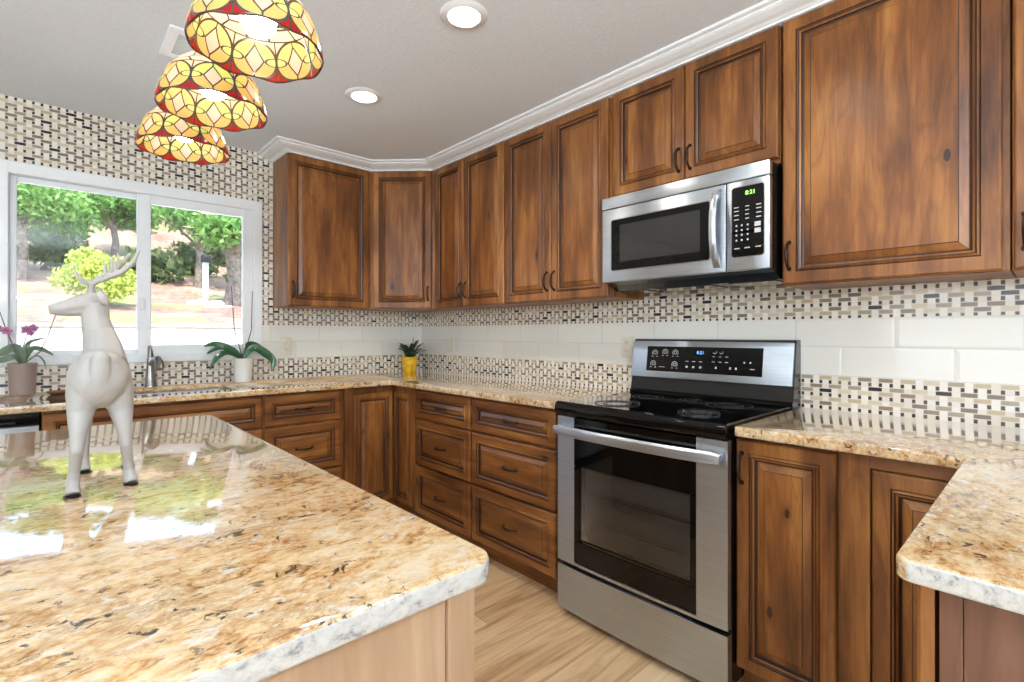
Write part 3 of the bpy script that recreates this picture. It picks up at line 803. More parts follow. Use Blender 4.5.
# ------------------------------------------------------------------ outlets
def outlet(F, u, v, label):
    t = thing('outlet', F(u, v, .008), label, 'outlet')
    o = MB().fbox(F, u - .036, u + .036, v - .058, v + .058, .0081, .0130, .002, 0, 2).build('cover_plate', M['outlet_ivory'], t)
    for dv in (-.024, .024):
        s_ = MB().fbox(F, u - .015, u + .015, v + dv - .014, v + dv + .014, .0128, .0145, .002, 0, 2).build('socket', M['outlet_ivory'], t)
        mb = MB()
        for du in (-.006, .006): mb.fbox(F, u + du - .001, u + du + .001, v + dv - .004, v + dv + .005, .0146, .0148)
        mb.build('slot', M['black_matte'], s_)
FWW = Frame((0, 0, 0), (1, 0, 0), (0, 0, 1), (0, -1, 0))
outlet(FWW, -1.106, 1.136, 'ivory outlet plate on white tile between window and corner')
outlet(FB, .437, 1.136, 'ivory outlet plate on the range wall near the corner')
outlet(FB, 2.045, 1.150, 'ivory outlet plate on white tile just left of the range control panel')

# ------------------------------------------------------------------ ceiling lights and vent
def can(x, y, label):
    t = thing('recessed_light', (x, y, CEIL), label, 'ceiling light', 'recessed ceiling lights')
    MB().lathe([(.060, -.004), (.062, -.009), (.085, -.006), (.092, -.0005), (.06, -.0005)], (x, y, CEIL), 40).build('trim_ring', M['white_gloss'], t)
    MB().lathe([(.0001, -.0045), (.060, -.0045), (.060, -.001)], (x, y, CEIL), 40).build('lens', M['lamp'], t)
    d = bpy.data.lights.new('can_beam', 'SPOT'); d.energy = 16; d.spot_size = R(150); d.spot_blend = .6; d.shadow_soft_size = .06; d.color = (1, .92, .82)
    o = bpy.data.objects.new('can_beam', d); COL.objects.link(o); o.parent = t; o.location = (0, 0, -.03)
can(-1.152, -2.091, 'round recessed light nearer the camera, at top centre of the ceiling')
can(-1.134, -1.233, 'round recessed light farther from the camera, between the shades and the corner')
can(-1.16, -2.95, 'round recessed light just outside the top edge, mirrored hazily in the large cabinet door')
t = thing('ceiling_vent', (-1.885, -1.15, CEIL), 'white slotted air vent on the ceiling behind the lamp shades', 'vent')
vx0, vx1, vy0, vy1 = -1.968, -1.79, -1.275, -1.010
mb = MB(); zt, zb = CEIL - .0005, CEIL - .011; b_ = .038
mb.box(vx0, vx1, vy0, vy0 + b_, zb, zt, .003); mb.box(vx0, vx1, vy1 - b_, vy1, zb, zt, .003); mb.box(vx0, vx0 + .04, vy0 + b_, vy1 - b_, zb, zt, .003); mb.box(vx1 - .03, vx1, vy0 + b_, vy1 - b_, zb, zt, .003)
mb.build('frame', M['white_gloss'], t)
MB().box(vx0 + .04, vx1 - .03, vy0 + b_, vy1 - b_, CEIL - .002, zt).build('duct', M['black_matte'], t)
mb = MB(); k = vy0 + b_ + .008
while k < vy1 - b_ - .004:
    mb.box(vx0 + .04, vx1 - .03, k - .0028, k + .0028, CEIL - .008, CEIL - .0025); k += .0165
mb.build('slat', M['white_gloss'], t)

# ------------------------------------------------------------------ stained-glass pendant lamps
def shade_mat():
    m = Mat('stained_glass', .18, 0, .3)
    uv = m.n('UVMap'); uv.uv_map = 'UVMap'; x, y, z = m.xyz(uv.outputs[0])
    NM = 8.0
    a = x * NM; ia = a.floor(); fa = (a - ia) * 2.0 - 1.0           # -1..1 per motif
    b = y * 2.15 - 1.0                                                # motif ring: y 0 .. .93
    b2 = b
    inring = y.lt(.93)
    r2 = (fa * fa + b2 * b2).sqrt()
    dia = fa.abs() * 2.4 + b2.abs() * 1.35                             # diamond < 1
    isd = dia.lt(1.0); isc = r2.lt(1.0)
    ang = (b2.abs() - fa.abs() * .55)
    # petals: split circle by two diagonals into four leaves; small green leaves near the sides
    leaf = ((fa.abs() - 1.0) * (fa.abs() - 1.0) + b2 * b2 * 6.0).sqrt().lt(.50)
    top = b2.gt(0.0)
    par = ia.mod(2.0).gt(.5)
    yel = m.mix(top, rgb(232, 186, 58), rgb(236, 200, 92))
    yel = m.mix(par * top, yel, rgb(196, 214, 92))
    col = m.mix(leaf, yel, rgb(206, 226, 120))
    col = m.mix(isd, col, rgb(238, 206, 190))
    red = m.mix(top, rgb(190, 26, 24), rgb(244, 214, 178))
    ringc = m.mix(isc, red, col)
    pet_edge = (fa.abs() * .95 + b2.abs() * .75 - 1.0).abs()
    lead = ((r2 - 1.0).abs().lt(.055)).max((dia - 1.0).abs().lt(.10))
    lead = lead.max((((fa.abs() - 1.0) * (fa.abs() - 1.0) + b2 * b2 * 6.0).sqrt() - .50).abs().lt(.05) * isc)
    lead = lead.max(fa.abs().lt(.035) * isd.inv() * isc)
    lead = lead.max((fa.abs().gt(.965)) * isc.inv())
    # cream scales above
    cmb = m.n('CombineXYZ'); m.link((x * 13.0).k, cmb.inputs[0]); m.link((y * 3.3).k, cmb.inputs[1])
    vd = m.voro(cmb.outputs[0], 1.0, 'DISTANCE_TO_EDGE', 'Distance', .55); vc = m.voro(cmb.outputs[0], 1.0, 'F1', 'Color', .55)
    sp = m.n('SeparateColor'); m.link(vc, sp.inputs[0])
    cream = m.ramp(X(m.t, sp.outputs[0]), [(0, rgb(250, 226, 190)), (.5, rgb(246, 214, 176)), (.8, rgb(240, 204, 190)), (1, rgb(252, 240, 214))])
    cl = X(m.t, vd).lt(.045)
    rim = y.lt(.02).max((y - .93).abs().lt(.014))
    isr = inring * isc.inv() * top.inv(); c = m.mix(inring, cream, ringc); c = m.mix(isr.inv() * .32, c, rgb(250, 236, 212))
    L = (lead * inring).max(cl * inring.inv()).max(rim)
    c = m.mix(L, c, rgb(58, 48, 36))
    c.node.label = 'glass'
    m.col(c)
    tr = m.n('BsdfTranslucent'); m.link(c, tr.inputs[0])
    mx = m.n('MixShader'); m.link((L.inv() * .62).k, mx.inputs[0])
    out = m.t.nodes['Material Output']
    m.link(m.b.outputs[0], mx.inputs[1]); m.link(tr.outputs[0], mx.inputs[2]); m.link(mx.outputs[0], out.inputs[0])
    return m.m
M['shade'] = shade_mat()
PX, PZ, PR = -2.040, 1.722, .108
def pendant(y, label):
    t = thing('pendant_lamp', (PX, y, PZ), label, 'lamp', 'stained glass pendants over the island')
    key = [(.108, 0), (.1065, .014), (.102, .034), (.096, .052), (.086, .074), (.066, .097), (.043, .117), (.021, .138)]
    pf = []; acc = 0.0
    for i in range(len(key) - 1):
        for k_ in range(3):
            q_ = k_ / 3; pf.append((key[i][0] * (1 - q_) + key[i + 1][0] * q_, key[i][1] * (1 - q_) + key[i + 1][1] * q_))
    pf.append(key[-1]); ar = [0.0]
    for p_, q_ in zip(pf, pf[1:]): ar.append(ar[-1] + math.hypot(q_[0] - p_[0], q_[1] - p_[1]))
    pf = [(r_, h_, a_ / ar[-1]) for (r_, h_), a_ in zip(pf, ar)]
    seg = 64; vs, fs, uvs = [], [], []
    for j, (r_, h_, s_) in enumerate(pf):
        for k_ in range(seg + 1):
            a = 2 * math.pi * k_ / seg
            sc = -.0055 * (0.5 - .5 * math.cos(8 * a)) * max(0, 1 - s_ * 6)   # scalloped rim
            vs.append((r_ * math.cos(a), r_ * math.sin(a), h_ - sc)); uvs.append((k_ / seg, s_ / .43 * .93 if s_ < .43 else .93 + (s_ - .43) / .57))
    for j in range(len(pf) - 1):
        for k_ in range(seg):
            b0 = j * (seg + 1) + k_; fs.append((b0, b0 + 1, b0 + seg + 2, b0 + seg + 1))
    me = bpy.data.meshes.new('lamp_shade'); me.from_pydata(vs, [], fs); ul = me.uv_layers.new(name='UVMap')
    for lp in me.loops: ul.data[lp.index].uv = uvs[lp.vertex_index]
    me.materials.append(M['shade']); me.polygons.foreach_set('use_smooth', [True] * len(fs))
    o = bpy.data.objects.new('lamp_shade', me); COL.objects.link(o); o.parent = t; o.rotation_euler = (0, 0, R(10)); WLOC[o.name] = Vector((PX, y, PZ))
    md_ = o.modifiers.new('thick', 'SOLIDIFY'); md_.thickness = .003; md_.offset = 1
    MB().lathe([(.022, .135), (.026, .141), (.016, .150), (.010, .160), (.0001, .160)], (PX, y, PZ), 24).build('cap', M['bronze'], t)
    MB().tube([(PX, y, PZ + .155), (PX, y, PZ + .212)], .005, 8).build('stem', M['bronze'], t)
    MB().ball((PX, y, PZ + .060), .031, mat=0, sub=3).build('bulb', M['bulb'], t)
    MB().lathe([(.014, .08), (.014, .134)], (PX, y, PZ), 16, 0, 'z', True, True).build('socket', M['white_gloss'], t)
PY = (-1.980, -2.317, -2.646)
pendant(PY[2], 'largest nearest stained glass pendant shade, cut by the top edge of the picture')
pendant(PY[1], 'middle stained glass pendant shade, between the nearest and farthest ones')
pendant(PY[0], 'farthest lowest stained glass pendant shade in front of the mosaic above the window')
t = thing('light_bar', (PX, -2.32, CEIL), 'dark metal ceiling bar holding the row of stained glass pendants', 'light bar')
MB().tube([(PX, -1.93, PZ + .218), (PX, -2.70, PZ + .218)], .0065, 10).build('bar', M['bronze'], t)
MB().tube([(PX, -2.60, PZ + .222), (PX, -2.60, CEIL - .02)], .006, 10).build('rod', M['bronze'], t)
MB().lathe([(.0001, -.026), (.03, -.024), (.055, -.014), (.06, -.0005)], (PX, -2.60, CEIL), 28).build('canopy', M['bronze'], t)

# ------------------------------------------------------------------ deer statue (one fused surface)
mb = MB()
def limb(pts, rad, flat=1.0): mb.tube(pts, rad, 16, flat=flat)
# rump, belly, chest
mb.ball((-2.243, -2.340, 1.130), .0500, .050, .058, sub=3)
mb.ball((-2.236, -2.270, 1.135), .044, .090, .048, sub=3)
mb.ball((-2.228, -2.190, 1.143), .042, .055, .056, sub=3)
mb.ball((-2.243, -2.345, 1.160), .038, .040, .030, sub=3)
# hind legs
limb([(-2.258, -2.335, 1.140), (-2.265, -2.343, 1.105), (-2.272, -2.350, 1.065), (-2.276, -2.372, 1.028), (-2.278, -2.378, .998), (-2.281, -2.364, .958), (-2.283, -2.362, .936), (-2.284, -2.374, .914)],
     [.034, .0295, .0205, .0130, .0108, .0095, .0100, .0128])
limb([(-2.226, -2.332, 1.140), (-2.216, -2.338, 1.105), (-2.209, -2.340, 1.065), (-2.205, -2.352, 1.028), (-2.203, -2.356, .998), (-2.198, -2.340, .958), (-2.196, -2.338, .938), (-2.194, -2.350, .914)],
     [.034, .0295, .0205, .0130, .0108, .0095, .0100, .0128])
# front legs
limb([(-2.248, -2.180, 1.120), (-2.254, -2.168, 1.06), (-2.257, -2.162, 1.01), (-2.258, -2.160, .96), (-2.258, -2.164, .936), (-2.258, -2.174, .914)], [.026, .015, .0105, .0085, .0085, .0115])
limb([(-2.208, -2.180, 1.120), (-2.196, -2.168, 1.06), (-2.187, -2.162, 1.01), (-2.183, -2.160, .96), (-2.182, -2.164, .936), (-2.182, -2.174, .914)], [.026, .015, .0105, .0085, .0085, .0115])
# neck and head (turned to the left)
limb([(-2.226, -2.205, 1.150), (-2.228, -2.180, 1.190), (-2.234, -2.162, 1.222), (-2.239, -2.158, 1.252), (-2.239, -2.158, 1.285)], [.042, .035, .0290, .0255, .0245])
mb.ball((-2.245, -2.158, 1.288), .0275, .022, .0245, sub=3)
limb([(-2.246, -2.158, 1.289), (-2.268, -2.158, 1.284), (-2.290, -2.158, 1.276), (-2.308, -2.158, 1.2715), (-2.317, -2.158, 1.2705)], [.0235, .0195, .0145, .0120, .0095])
limb([(-2.258, -2.158, 1.275), (-2.283, -2.158, 1.268), (-2.306, -2.158, 1.2655)], [.0165, .0115, .0078])
# brow and eye bumps
mb.ball((-2.268, -2.1745, 1.2915), .0055, .0035, .0045); mb.ball((-2.268, -2.1415, 1.2915), .0055, .0035, .0045)
# ears
rotm = Matrix.Rotation(R(-28), 3, 'Y')
mb.ball((-2.229, -2.186, 1.298), .0095, .0060, .0185, rot=rotm); mb.ball((-2.224, -2.130, 1.304), .0095, .0060, .0185, rot=rotm)
# tail
mb.ball((-2.244, -2.384, 1.168), .0150, .011, .020, sub=3); mb.ball((-2.244, -2.386, 1.150), .0155, .009, .034, sub=3)
# antlers: two beams sweeping back to the right, with tines
for dy, k in ((-.014, 1.0), (.020, .0)):
    b0 = Vector((-2.247, -2.158 + dy * .5, 1.305))
    if k: beam = [(-2.247, 1.306), (-2.246, 1.330), (-2.222, 1.344), (-2.195, 1.358), (-2.174, 1.382), (-2.163, 1.412)]
    else: beam = [(-2.247, 1.306), (-2.246, 1.332), (-2.224, 1.352), (-2.203, 1.368), (-2.187, 1.388), (-2.172, 1.412)]
    limb([(b0.x, b0.y, beam[0][1])] + [(x, -2.158 + dy * (1 + i * .25), z) for i, (x, z) in enumerate(beam[1:])], [.0075, .0070, .0068, .0066, .0058, .0034])
    limb([(-2.246, -2.158 + dy, 1.328), (-2.262, -2.158 + dy * 1.3, 1.337), (-2.276, -2.158 + dy * 1.6, 1.356)], [.0055, .0045, .0024])
    for tx, tz in (((-2.222, 1.350), (-2.205, 1.362)) if k else ((-2.208, 1.366), (-2.194, 1.380))):
        limb([(tx, -2.158 + dy * 1.4, tz - .006), (tx - .001, -2.158 + dy * 1.5, tz + .012), (tx - .004, -2.158 + dy * 1.6, tz + .030)], [.0048, .0042, .0024])
deer = mb.build('deer_statue', plain('matte_white_ceramic', rgb(164, 160, 155), .5, 0, 0, .01), origin=(-2.24, -2.26, .914))
rm = deer.modifiers.new('fuse', 'REMESH'); rm.mode = 'VOXEL'; rm.voxel_size = .0022; rm.use_smooth_shade = True
smo = deer.modifiers.new('soft', 'SMOOTH'); smo.factor = .5; smo.iterations = 7
bpy.context.view_layer.update()
me = bpy.data.meshes.new_from_object(deer.evaluated_get(bpy.context.evaluated_depsgraph_get())); deer.modifiers.clear(); deer.data = me
zs = min(v.co.z for v in me.vertices)
for v in me.vertices: v.co.z -= zs * max(0, 1 - v.co.z / .1)
tag(deer, 'white deer statue with antlers standing on the island, head turned left', 'statue')
for hx, hy in ((-2.284, -2.374), (-2.194, -2.350), (-2.258, -2.174), (-2.182, -2.174)):
    MB().lathe([(.0001, .9142), (.0126, .9142), (.0130, .9165), (.0001, .9165)], (hx, hy, 0), 16).build('foot_pad', M['black_matte'], deer)

# ------------------------------------------------------------------ plants
M['leaf'] = plain('orchid_leaf', rgb(44, 92, 58), .25, 0, .5, .12, 20)
M['leaf_grey'] = plain('grey_green_leaf', rgb(108, 128, 106), .4, 0, .2, .12, 20)
M['bark'] = plain('potting_bark', rgb(92, 66, 46), .9, 0, 0, .3, 60)
M['petal'] = plain('mauve_petal', rgb(176, 108, 150), .5, 0, 0, .12, 60)
M['stem'] = plain('flower_stem', rgb(110, 70, 72), .5)
M['stake'] = plain('plant_stake', rgb(58, 52, 46), .5)
def leafblade(path, widths, up=(0, 0, 1), fold=.25, th=.002):
    path = [Vector(p) for p in path]; n = len(path); rr = []
    # smooth resample (Catmull-Rom)
    P, W_ = [], []
    for i in range(n - 1):
        p0, p1, p2, p3 = path[max(i - 1, 0)], path[i], path[i + 1], path[min(i + 2, n - 1)]
        for k_ in range(5):
            t_ = k_ / 5
            P.append(.5 * ((2 * p1) + (p2 - p0) * t_ + (2 * p0 - 5 * p1 + 4 * p2 - p3) * t_ ** 2 + (3 * p1 - p0 - 3 * p2 + p3) * t_ ** 3)); W_.append(widths[i] * (1 - t_) + widths[i + 1] * t_)
    P.append(path[-1]); W_.append(widths[-1])
    for i, p in enumerate(P):
        t_ = (P[min(i + 1, len(P) - 1)] - P[max(i - 1, 0)]).normalized()
        side = t_.cross(Vector(up)); side = side.normalized() if side.length > .05 else Vector((1, 0, 0)); nn = side.cross(t_).normalized()
        w_ = W_[i]
        top_ = [p + side * (w_ * s_) + nn * (fold * w_ * abs(s_)) for s_ in (-1, -.55, 0, .55, 1)]
        bot_ = [q_ - nn * th for q_ in top_[::-1]]
        rr.append(top_ + bot_)
    return MB().rings(rr, None, True, True, True, True)
def pot(name_par, prof, c, mat, name='pot'):
    return MB().lathe(prof, c, 36, 0, 'z', True).build(name, mat, name_par)
# mauve pot orchid, left
cx_, cy_, cz_ = -2.412, -.135, .914
def A(px, py, dy=0.0): return (-2.412 + (px - 22) * .00357, cy_ + dy, 1.2175 - (py - 334.3) * .00494)
t = thing('potted_orchid', (cx_, cy_, cz_), 'pink flowering orchid in mauve pot on the counter at far left', 'plant')
pot(t, [(.044, 0), (.048, .004), (.054, .150), (.056, .160), (.052, .160), (.050, .148), (.0001, .146)], (cx_, cy_, cz_), plain('mauve_ceramic', rgb(154, 136, 128), .35, 0, .2, .04, 12))
MB().lathe([(.0001, .152), (.03, .153), (.049, .149)], (cx_, cy_, cz_), 24).build('soil', M['bark'], t)
b0 = (cx_, cy_, cz_ + .15)
for pts, w_ in (([b0, A(30, 350), A(42, 350), A(54, 356)], [.006, .016, .014, .002]), ([b0, A(16, 348), A(4, 352), A(-10, 358)], [.006, .022, .024, .003]),
                ([b0, A(14, 357, -.03), A(2, 360, -.05), A(-8, 362, -.07)], [.006, .018, .018, .002]), ([b0, A(27, 345, .02), A(36, 340, .03), A(46, 338, .04)], [.005, .010, .008, .001]),
                ([b0, A(25, 350, -.03), A(28, 346, -.05), A(30, 342, -.06)], [.005, .013, .011, .002]), ([b0, A(36, 356, -.02), A(44, 362, -.03), A(46, 371, -.035)], [.003, .004, .004, .001])):
    leafblade(pts, w_, (0, -.7, .7)).build('leaf', M['leaf_grey'], t)
for pts in ([b0, A(14, 348), A(7, 333), A(0, 313), A(-4, 300)], [b0, A(40, 352), A(48, 336), A(57, 312)], [b0, A(22, 350), A(25, 339), A(27, 333)]):
    MB().tube(pts, [.0028, .0026, .0022, .0018, .0015][:len(pts)], 8).build('flower_stem', M['stem'], t)
def bloom(par, c, s_, seed):
    rnd = random.Random(seed); mb = MB(); c = Vector(c)
    for k_ in range(5):
        a = 2 * math.pi * k_ / 5 + rnd.random() * .4
        d = Vector((math.cos(a), -.25, math.sin(a))).normalized()
        l_ = leafblade([c, c + d * s_ * .55 + Vector((0, -.003, 0)), c + d * s_], [s_ * .12, s_ * .42, s_ * .08], (0, -1, 0), .1, .001)
        mb.add(l_.v, l_.f, 0, True)
    mb.ball(c + Vector((0, -.006, -.002)), s_ * .2)
    return mb.build('flower', M['petal'], par)
bloom(t, A(7, 331, -.01), .021, 1); bloom(t, A(26, 330, -.012), .024, 2); bloom(t, A(33, 328, -.02), .022, 3); bloom(t, A(30, 333, -.015), .018, 4); bloom(t, A(0, 329, -.01), .018, 5)
# white pot orchid, right of the window
cx_, cy_, cz_ = -1.405, -.115, .914
def B(px, py, dy=0.0): return (-1.405 + (px - 242.5) * .0058, cy_ + dy, 1.2175 - (py - 334.3) * .0063)
t = thing('potted_orchid', (cx_, cy_, cz_), 'leafy orchid without flowers in white pot on the counter at right end of the window', 'plant')
pot(t, [(.046, 0), (.050, .004), (.058, .146), (.059, .152), (.055, .152), (.053, .142), (.0001, .140)], (cx_, cy_, cz_), plain('white_ceramic', rgb(226, 226, 222), .25, 0, .3, .01))
MB().lathe([(.0001, .146), (.03, .147), (.052, .143)], (cx_, cy_, cz_), 24).build('soil', M['bark'], t)
b0 = (cx_, cy_, cz_ + .145)
for pts, w_ in (([b0, B(232, 350), B(220, 347), B(208, 353)], [.008, .019, .019, .004]), ([b0, B(228, 347, .03), B(216, 344, .04), B(207, 346, .05)], [.008, .018, .018, .003]),
                ([b0, B(226, 352, -.05), B(214, 357, -.08), B(207, 368, -.09)], [.008, .020, .016, .002]), ([b0, B(252, 348, -.02), B(264, 354, -.03), B(272, 362, -.035), B(270, 373, -.04)], [.008, .024, .027, .021, .003]),
                ([b0, B(250, 346, .03), B(260, 348, .05), B(267, 354, .06)], [.008, .026, .024, .003])):
    leafblade(pts, w_, (-.3, -.85, .45)).build('leaf', M['leaf'], t)
MB().tube([b0, B(234, 330), B(231, 286)], [.003, .0028, .0022], 8).build('stake', M['stake'], t)
MB().tube([b0, B(251, 330), B(252, 290)], [.003, .0028, .0022], 8).build('stake', M['stake'], t)
# yellow pot in the corner
cx_, cy_, cz_ = -.218, -.165, .914
t = thing('potted_plant', (cx_, cy_, cz_), 'small leafy plant in yellow pot in the counter corner', 'plant')
def ym():
    m = Mat('yellow_glaze', .15, 0, .6); v = m.coords(rand=False, scale=(1, 1, 1)); n = m.noise(v, 22, 3)
    m.col(m.ramp(n, [(.35, rgb(202, 146, 10)), (.6, rgb(236, 190, 26)), (.75, rgb(244, 206, 70))])); return m.m
pot(t, [(.050, 0), (.053, .006), (.058, .06), (.066, .115), (.070, .128), (.066, .128), (.061, .112), (.0001, .108)], (cx_, cy_, cz_), ym())
MB().lathe([(.0001, .116), (.03, .117), (.060, .112)], (cx_, cy_, cz_), 24).build('soil', M['bark'], t)
M['leaf_dark'] = plain('dark_leaf', rgb(42, 66, 34), .4, 0, .2, .2, 40)
rnd = random.Random(5)
for k_ in range(34):
    a = rnd.random() * 6.283; rr_ = rnd.uniform(.03, .125); h_ = rnd.uniform(.02, .13) * (1.15 - rr_ * 4.5) + .012
    e_ = Vector((cx_ + rr_ * math.cos(a), cy_ + rr_ * math.sin(a) * .8, cz_ + .125 + max(.005, h_)))
    s0 = Vector((cx_ + .02 * math.cos(a), cy_ + .02 * math.sin(a), cz_ + .113)); mid = (s0 + e_) / 2 + Vector((0, 0, .02))
    leafblade([s0, mid, e_, e_ + (e_ - mid).normalized() * .02], [.003, .008, .018, .003]).build('leaf', M['leaf_dark'], t)
for k_, (dx, dz) in enumerate(((.012, .235), (-.055, .185), (.05, .175), (-.005, .2))):
    s0 = Vector((cx_, cy_, cz_ + .113)); e_ = Vector((cx_ + dx, cy_ - .01, cz_ + dz))
    leafblade([s0, (s0 + e_) / 2 + Vector((dx * .2, 0, 0)), e_ * .8 + s0 * .2, e_], [.004, .010, .016, .003], (0, -1, .2)).build('leaf', M['leaf_dark'], t)

# ------------------------------------------------------------------ outside: wall, bank, trees
def earth():
    m = Mat('dry_bank', .95); g = m.n('NewGeometry'); p = g.outputs['Position']
    a = m.noise(p, .9, 5, .65); b = m.noise(p, 9, 4, .7)
    c = m.ramp(a * .6 + b * .4, [(.34, rgb(88, 62, 46)), (.47, rgb(132, 102, 80)), (.62, rgb(160, 136, 112))])
    gr = m.noise(p, .5, 3); c = m.mix(((gr - .52) * 8.0).max(0.0).min(.7), c, rgb(120, 128, 70))
    m.col(c); m.bump(b, .5, .05); return m.m
def zhill(y):
    pts = [(4.0, 1.33), (8, 1.80), (10, 2.16), (14, 3.15), (20, 6.0), (30, 10.5)]
    for (a, za), (b, zb_) in zip(pts, pts[1:]):
        if y <= b: return za + (zb_ - za) * (y - a) / (b - a)
    return pts[-1][1]
mb = MB(); NX, NY = 60, 50; vs = []
rnd = random.Random(3)
for j in range(NY + 1):
    yy = 4.12 + (30 - 4.12) * (j / NY) ** 1.5
    for i in range(NX + 1):
        xx = -16 + 36 * i / NX
        vs.append((xx, yy, zhill(yy) + (0 if j == 0 else rnd.uniform(-.05, .05) * (1 + yy * .05))))
mb.add(vs, [(j * (NX + 1) + i, j * (NX + 1) + i + 1, (j + 1) * (NX + 1) + i + 1, (j + 1) * (NX + 1) + i) for j in range(NY) for i in range(NX)], 0, True)
tag(mb.build('hillside', earth(), sharp=180), kind='structure')
conc = plain('pale_concrete', rgb(214, 208, 198), .85, 0, 0, .04, 6)
mb = MB().box(-16, 20, 4.0, 4.2, -.1, 1.30, .01); struct('retaining_wall', mb, conc)
mb = MB().box(-16, 20, 3.95, 4.25, 1.30, 1.345, .008); struct('wall_cap', mb, plain('darker_cap', rgb(150, 138, 122), .85, 0, 0, .1, 8))  # cap coloured darker than the wall below it
mb = MB().box(-16, 20, .12, 4.0, -.2, -.1); struct('ground', mb, conc)

def foliage_mat(name, a, b):
    m = Mat(name, .5, 0, 0, .3); g = m.n('NewGeometry')
    c = m.ramp(X(m.t, g.outputs['Random Per Island']), [(0, a), (1, b)]); m.col(c)
    tr = m.n('BsdfTranslucent'); m.link(c, tr.inputs[0]); mx = m.n('MixShader'); mx.inputs[0].default_value = .45
    out = m.t.nodes['Material Output']; m.link(m.b.outputs[0], mx.inputs[1]); m.link(tr.outputs[0], mx.inputs[2]); m.link(mx.outputs[0], out.inputs[0]); return m.m
M['fol_a'] = foliage_mat('tree_leaves', rgb(78, 124, 54), rgb(148, 184, 100))
M['fol_d'] = foliage_mat('far_leaves', rgb(58, 104, 48), rgb(120, 166, 84))
M['fol_b'] = foliage_mat('bush_leaves', rgb(150, 166, 60), rgb(206, 212, 112))
M['fol_c'] = foliage_mat('shrub_leaves', rgb(58, 78, 44), rgb(112, 126, 74))
M['trunk'] = plain('grey_bark', rgb(112, 98, 86), .95, 0, 0, .3, 14)
def leaves(clumps, n, size, seed):
    rnd = random.Random(seed); mb = MB(); tot = sum(c[3] ** 2 for c in clumps); vs, fs = [], []
    for (x, y, z, r_) in clumps:
        for _ in range(int(n * r_ ** 2 / tot)):
            d = Vector((rnd.gauss(0, 1), rnd.gauss(0, 1), rnd.gauss(0, 1))).normalized() * r_ * (rnd.random() ** .45)
            p = Vector((x, y, z)) + Vector((d.x, d.y, d.z * .75))
            a = Vector((rnd.gauss(0, 1), rnd.gauss(0, 1), rnd.gauss(0, 1))).normalized(); b = a.cross(Vector((rnd.gauss(0, 1), rnd.gauss(0, 1), rnd.gauss(0, 1)))).normalized()
            s_ = size * rnd.uniform(.6, 1.3); k_ = len(vs)
            vs += [p - a * s_, p + b * s_ * .5, p + a * s_, p - b * s_ * .5]; fs.append((k_, k_ + 1, k_ + 2, k_ + 3))
    return mb.add(vs, fs)
def tree(x, y, h, tr, crown, n, size, label, mat, seed, name='tree'):
    z = zhill(y) - .1; t = thing(name, (x, y, z), label, 'tree', None)
    rnd = random.Random(seed); mb = MB()
    mb.tube([(x, y, z), (x + .05, y, z + h * .4), (x - .04, y + .05, z + h * .75), (x, y, z + h)], [tr * 1.35, tr, tr * .75, tr * .4], 12)
    for k_ in range(6):
        a = rnd.random() * 6.28; q_ = z + h * rnd.uniform(.45, .9)
        mb.tube([(x, y, q_), (x + math.cos(a) * h * .2, y + math.sin(a) * h * .2, q_ + h * .18), (x + math.cos(a) * h * .42, y + math.sin(a) * h * .42, q_ + h * .3)], [tr * .45, tr * .3, tr * .12], 8)
    mb.build('trunk', M['trunk'], t)
    leaves([(x + a, y + b, z + c, d) for a, b, c, d in crown], n, size, seed).build('foliage', M[mat], t, fix=False)
    return t
def crown(r_, zc, n, spread, seed):
    rnd = random.Random(seed); return [(rnd.uniform(-1, 1) * spread, rnd.uniform(-1, 1) * spread, zc + rnd.uniform(-.5, .5) * spread * .8, r_ * rnd.uniform(.6, 1.1)) for _ in range(n)]
tree(-2.75, 11.0, 1.9, .08, crown(.72, 1.75, 14, .85, 1), 5600, .07, 'leafy green tree at the left edge of the left window pane', 'fol_a', 11)
tree(-1.0, 13.9, 1.9, .08, crown(.72, 1.80, 14, .85, 2), 5600, .07, 'leafy green tree above the yellow green bush', 'fol_a', 12)
tree(.50, 11.2, 2.0, .09, crown(.70, 2.0, 13, .75, 3), 4600, .07, 'leafy green tree behind the post in the right pane', 'fol_a', 13)
tree(.56, 8.0, 1.6, .19, crown(.5, 1.75, 10, .70, 4), 4500, .065, 'thick grey trunked tree at the right edge of the right pane', 'fol_a', 14)
tree(3.5, 13.4, 2.4, .12, crown(.8, 2.1, 8, .9, 6), 1500, .12, 'leafy green tree beyond the right window frame', 'fol_a', 16)
tree(-5.9, 12.2, 2.4, .12, crown(.8, 2.1, 8, .9, 7), 1500, .12, 'leafy green tree beyond the left window frame', 'fol_a', 17)
for (x, y, sd_), wd in zip(((-3.6, 17.5, 31), (-1.2, 21.5, 32), (1.1, 17.8, 33), (3.9, 21.8, 34)), ('above the left edge of the left pane', 'above the bush', 'behind the post', 'beyond the right frame')):
    tree(x, y, 2.6, .12, crown(.85, 2.1, 9, 1.0, sd_), 1800, .13, 'taller far tree high on the slope, ' + wd, 'fol_d', sd_)
t = thing('bush', (-1.72, 7.0, zhill(7.0) - .05), 'round yellow green bush on the bank behind the deer antlers', 'bush')
z = zhill(7.0)
leaves([(-1.72 + a, 7.0 + b, z + c, d) for a, b, c, d in ((0, 0, .5, .42), (-.26, .1, .42, .33), (.28, .05, .42, .34), (.1, -.2, .28, .32), (-.12, .2, .76, .28), (.2, .2, .68, .26))], 4200, .045, 21).build('foliage', M['fol_b'], t, fix=False)
mb = MB()
for k_ in range(5):
    a = k_ * 1.26; mb.tube([(-1.72, 7.0, z - .05), (-1.72 + .2 * math.cos(a), 7 + .2 * math.sin(a), z + .3), (-1.72 + .38 * math.cos(a), 7 + .38 * math.sin(a), z + .6)], [.02, .014, .006], 6)
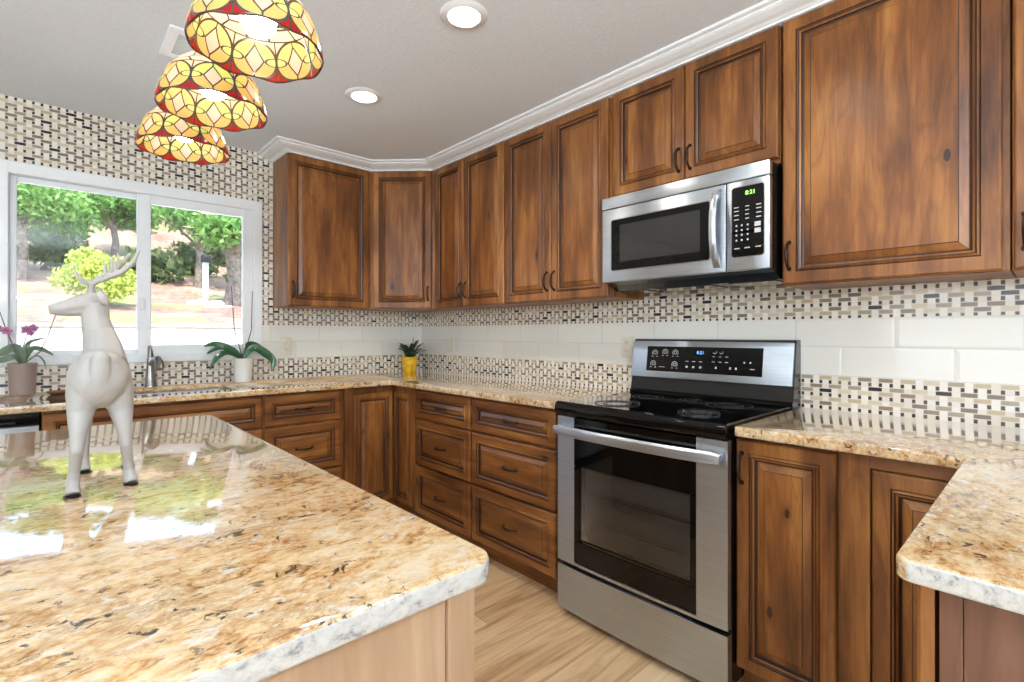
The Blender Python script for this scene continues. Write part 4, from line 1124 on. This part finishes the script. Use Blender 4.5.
mb.build('branch', M['trunk'], t)
rnd = random.Random(77)
sp_ = [(-4.4, 14.5), (-3.2, 15.6), (-2.3, 14.2), (-1.9, 17.4), (-.1, 17.2), (.9, 13.0), (1.9, 14.6), (1.2, 20.2), (3.0, 16.4), (-5.6, 16), (5.0, 14.6), (-.40, 11.5), (1.75, 10.6), (-1.95, 12.0)]
wh_ = ['far left', 'left of the bush', 'behind the left tree', 'behind the yellow green bush', 'left of the post', 'right of the post', 'behind the thick trunk', 'high behind the post', 'right of the thick trunk', 'hidden left of the window', 'hidden right of the window', 'nearest one left of the post', 'nearest one right of the thick trunk', 'just behind the yellow green bush']
for (x, y), wd in zip(sp_, wh_):
    z = zhill(y); t = thing('shrub', (x, y, z - .05), 'dark dry shrub on the shaded slope, ' + wd, 'shrub', 'shrubs on the slope')
    leaves([(x + rnd.uniform(-.5, .5), y + rnd.uniform(-.3, .3), z + rnd.uniform(.15, .6), rnd.uniform(.35, .6)) for _ in range(5)], 500, .12, int(1000 + x * 10)).build('foliage', M['fol_c'], t, fix=False)
# post with box
px_, py_ = .34, 9.6; z = zhill(py_)
t = thing('lamp_post', (px_, py_, z - .05), 'pale blue post with small black box on the slope in the right pane', 'post')
MB().box(px_ - .055, px_ + .055, py_ - .055, py_ + .055, z - .05, z + .78, .008).build('post', plain('pale_blue_paint', rgb(186, 204, 220), .5), t)
mb = MB().box(px_ - .08, px_ + .10, py_ - .16, py_ + .10, z + .78, z + .94, .02, 0, 2); mb.build('box', M['black_matte'], t)
for k_, (x, y, s_) in enumerate(((-.05, 7.2, .10), (.12, 7.6, .13), (.0, 8.2, .11), (-.22, 7.9, .09), (.2, 7.0, .08))):
    bm = bmesh.new(); bmesh.ops.create_icosphere(bm, subdivisions=2, radius=1); rnd = random.Random(k_)
    for v in bm.verts: v.co = Vector((x + v.co.x * s_ * rnd.uniform(.85, 1.15) * 1.2, y + v.co.y * s_ * rnd.uniform(.85, 1.15), zhill(y) + s_ * .3 + v.co.z * s_ * .8 * rnd.uniform(.85, 1.15)))
    mb = MB().addbm(bm); bm.free()
    tag(mb.build('rock', plain('pale_rock', rgb(206, 202, 196), .9, 0, 0, .08, 8)), 'pale rock on the bank below the post', 'rock', 'pale rocks on the bank')
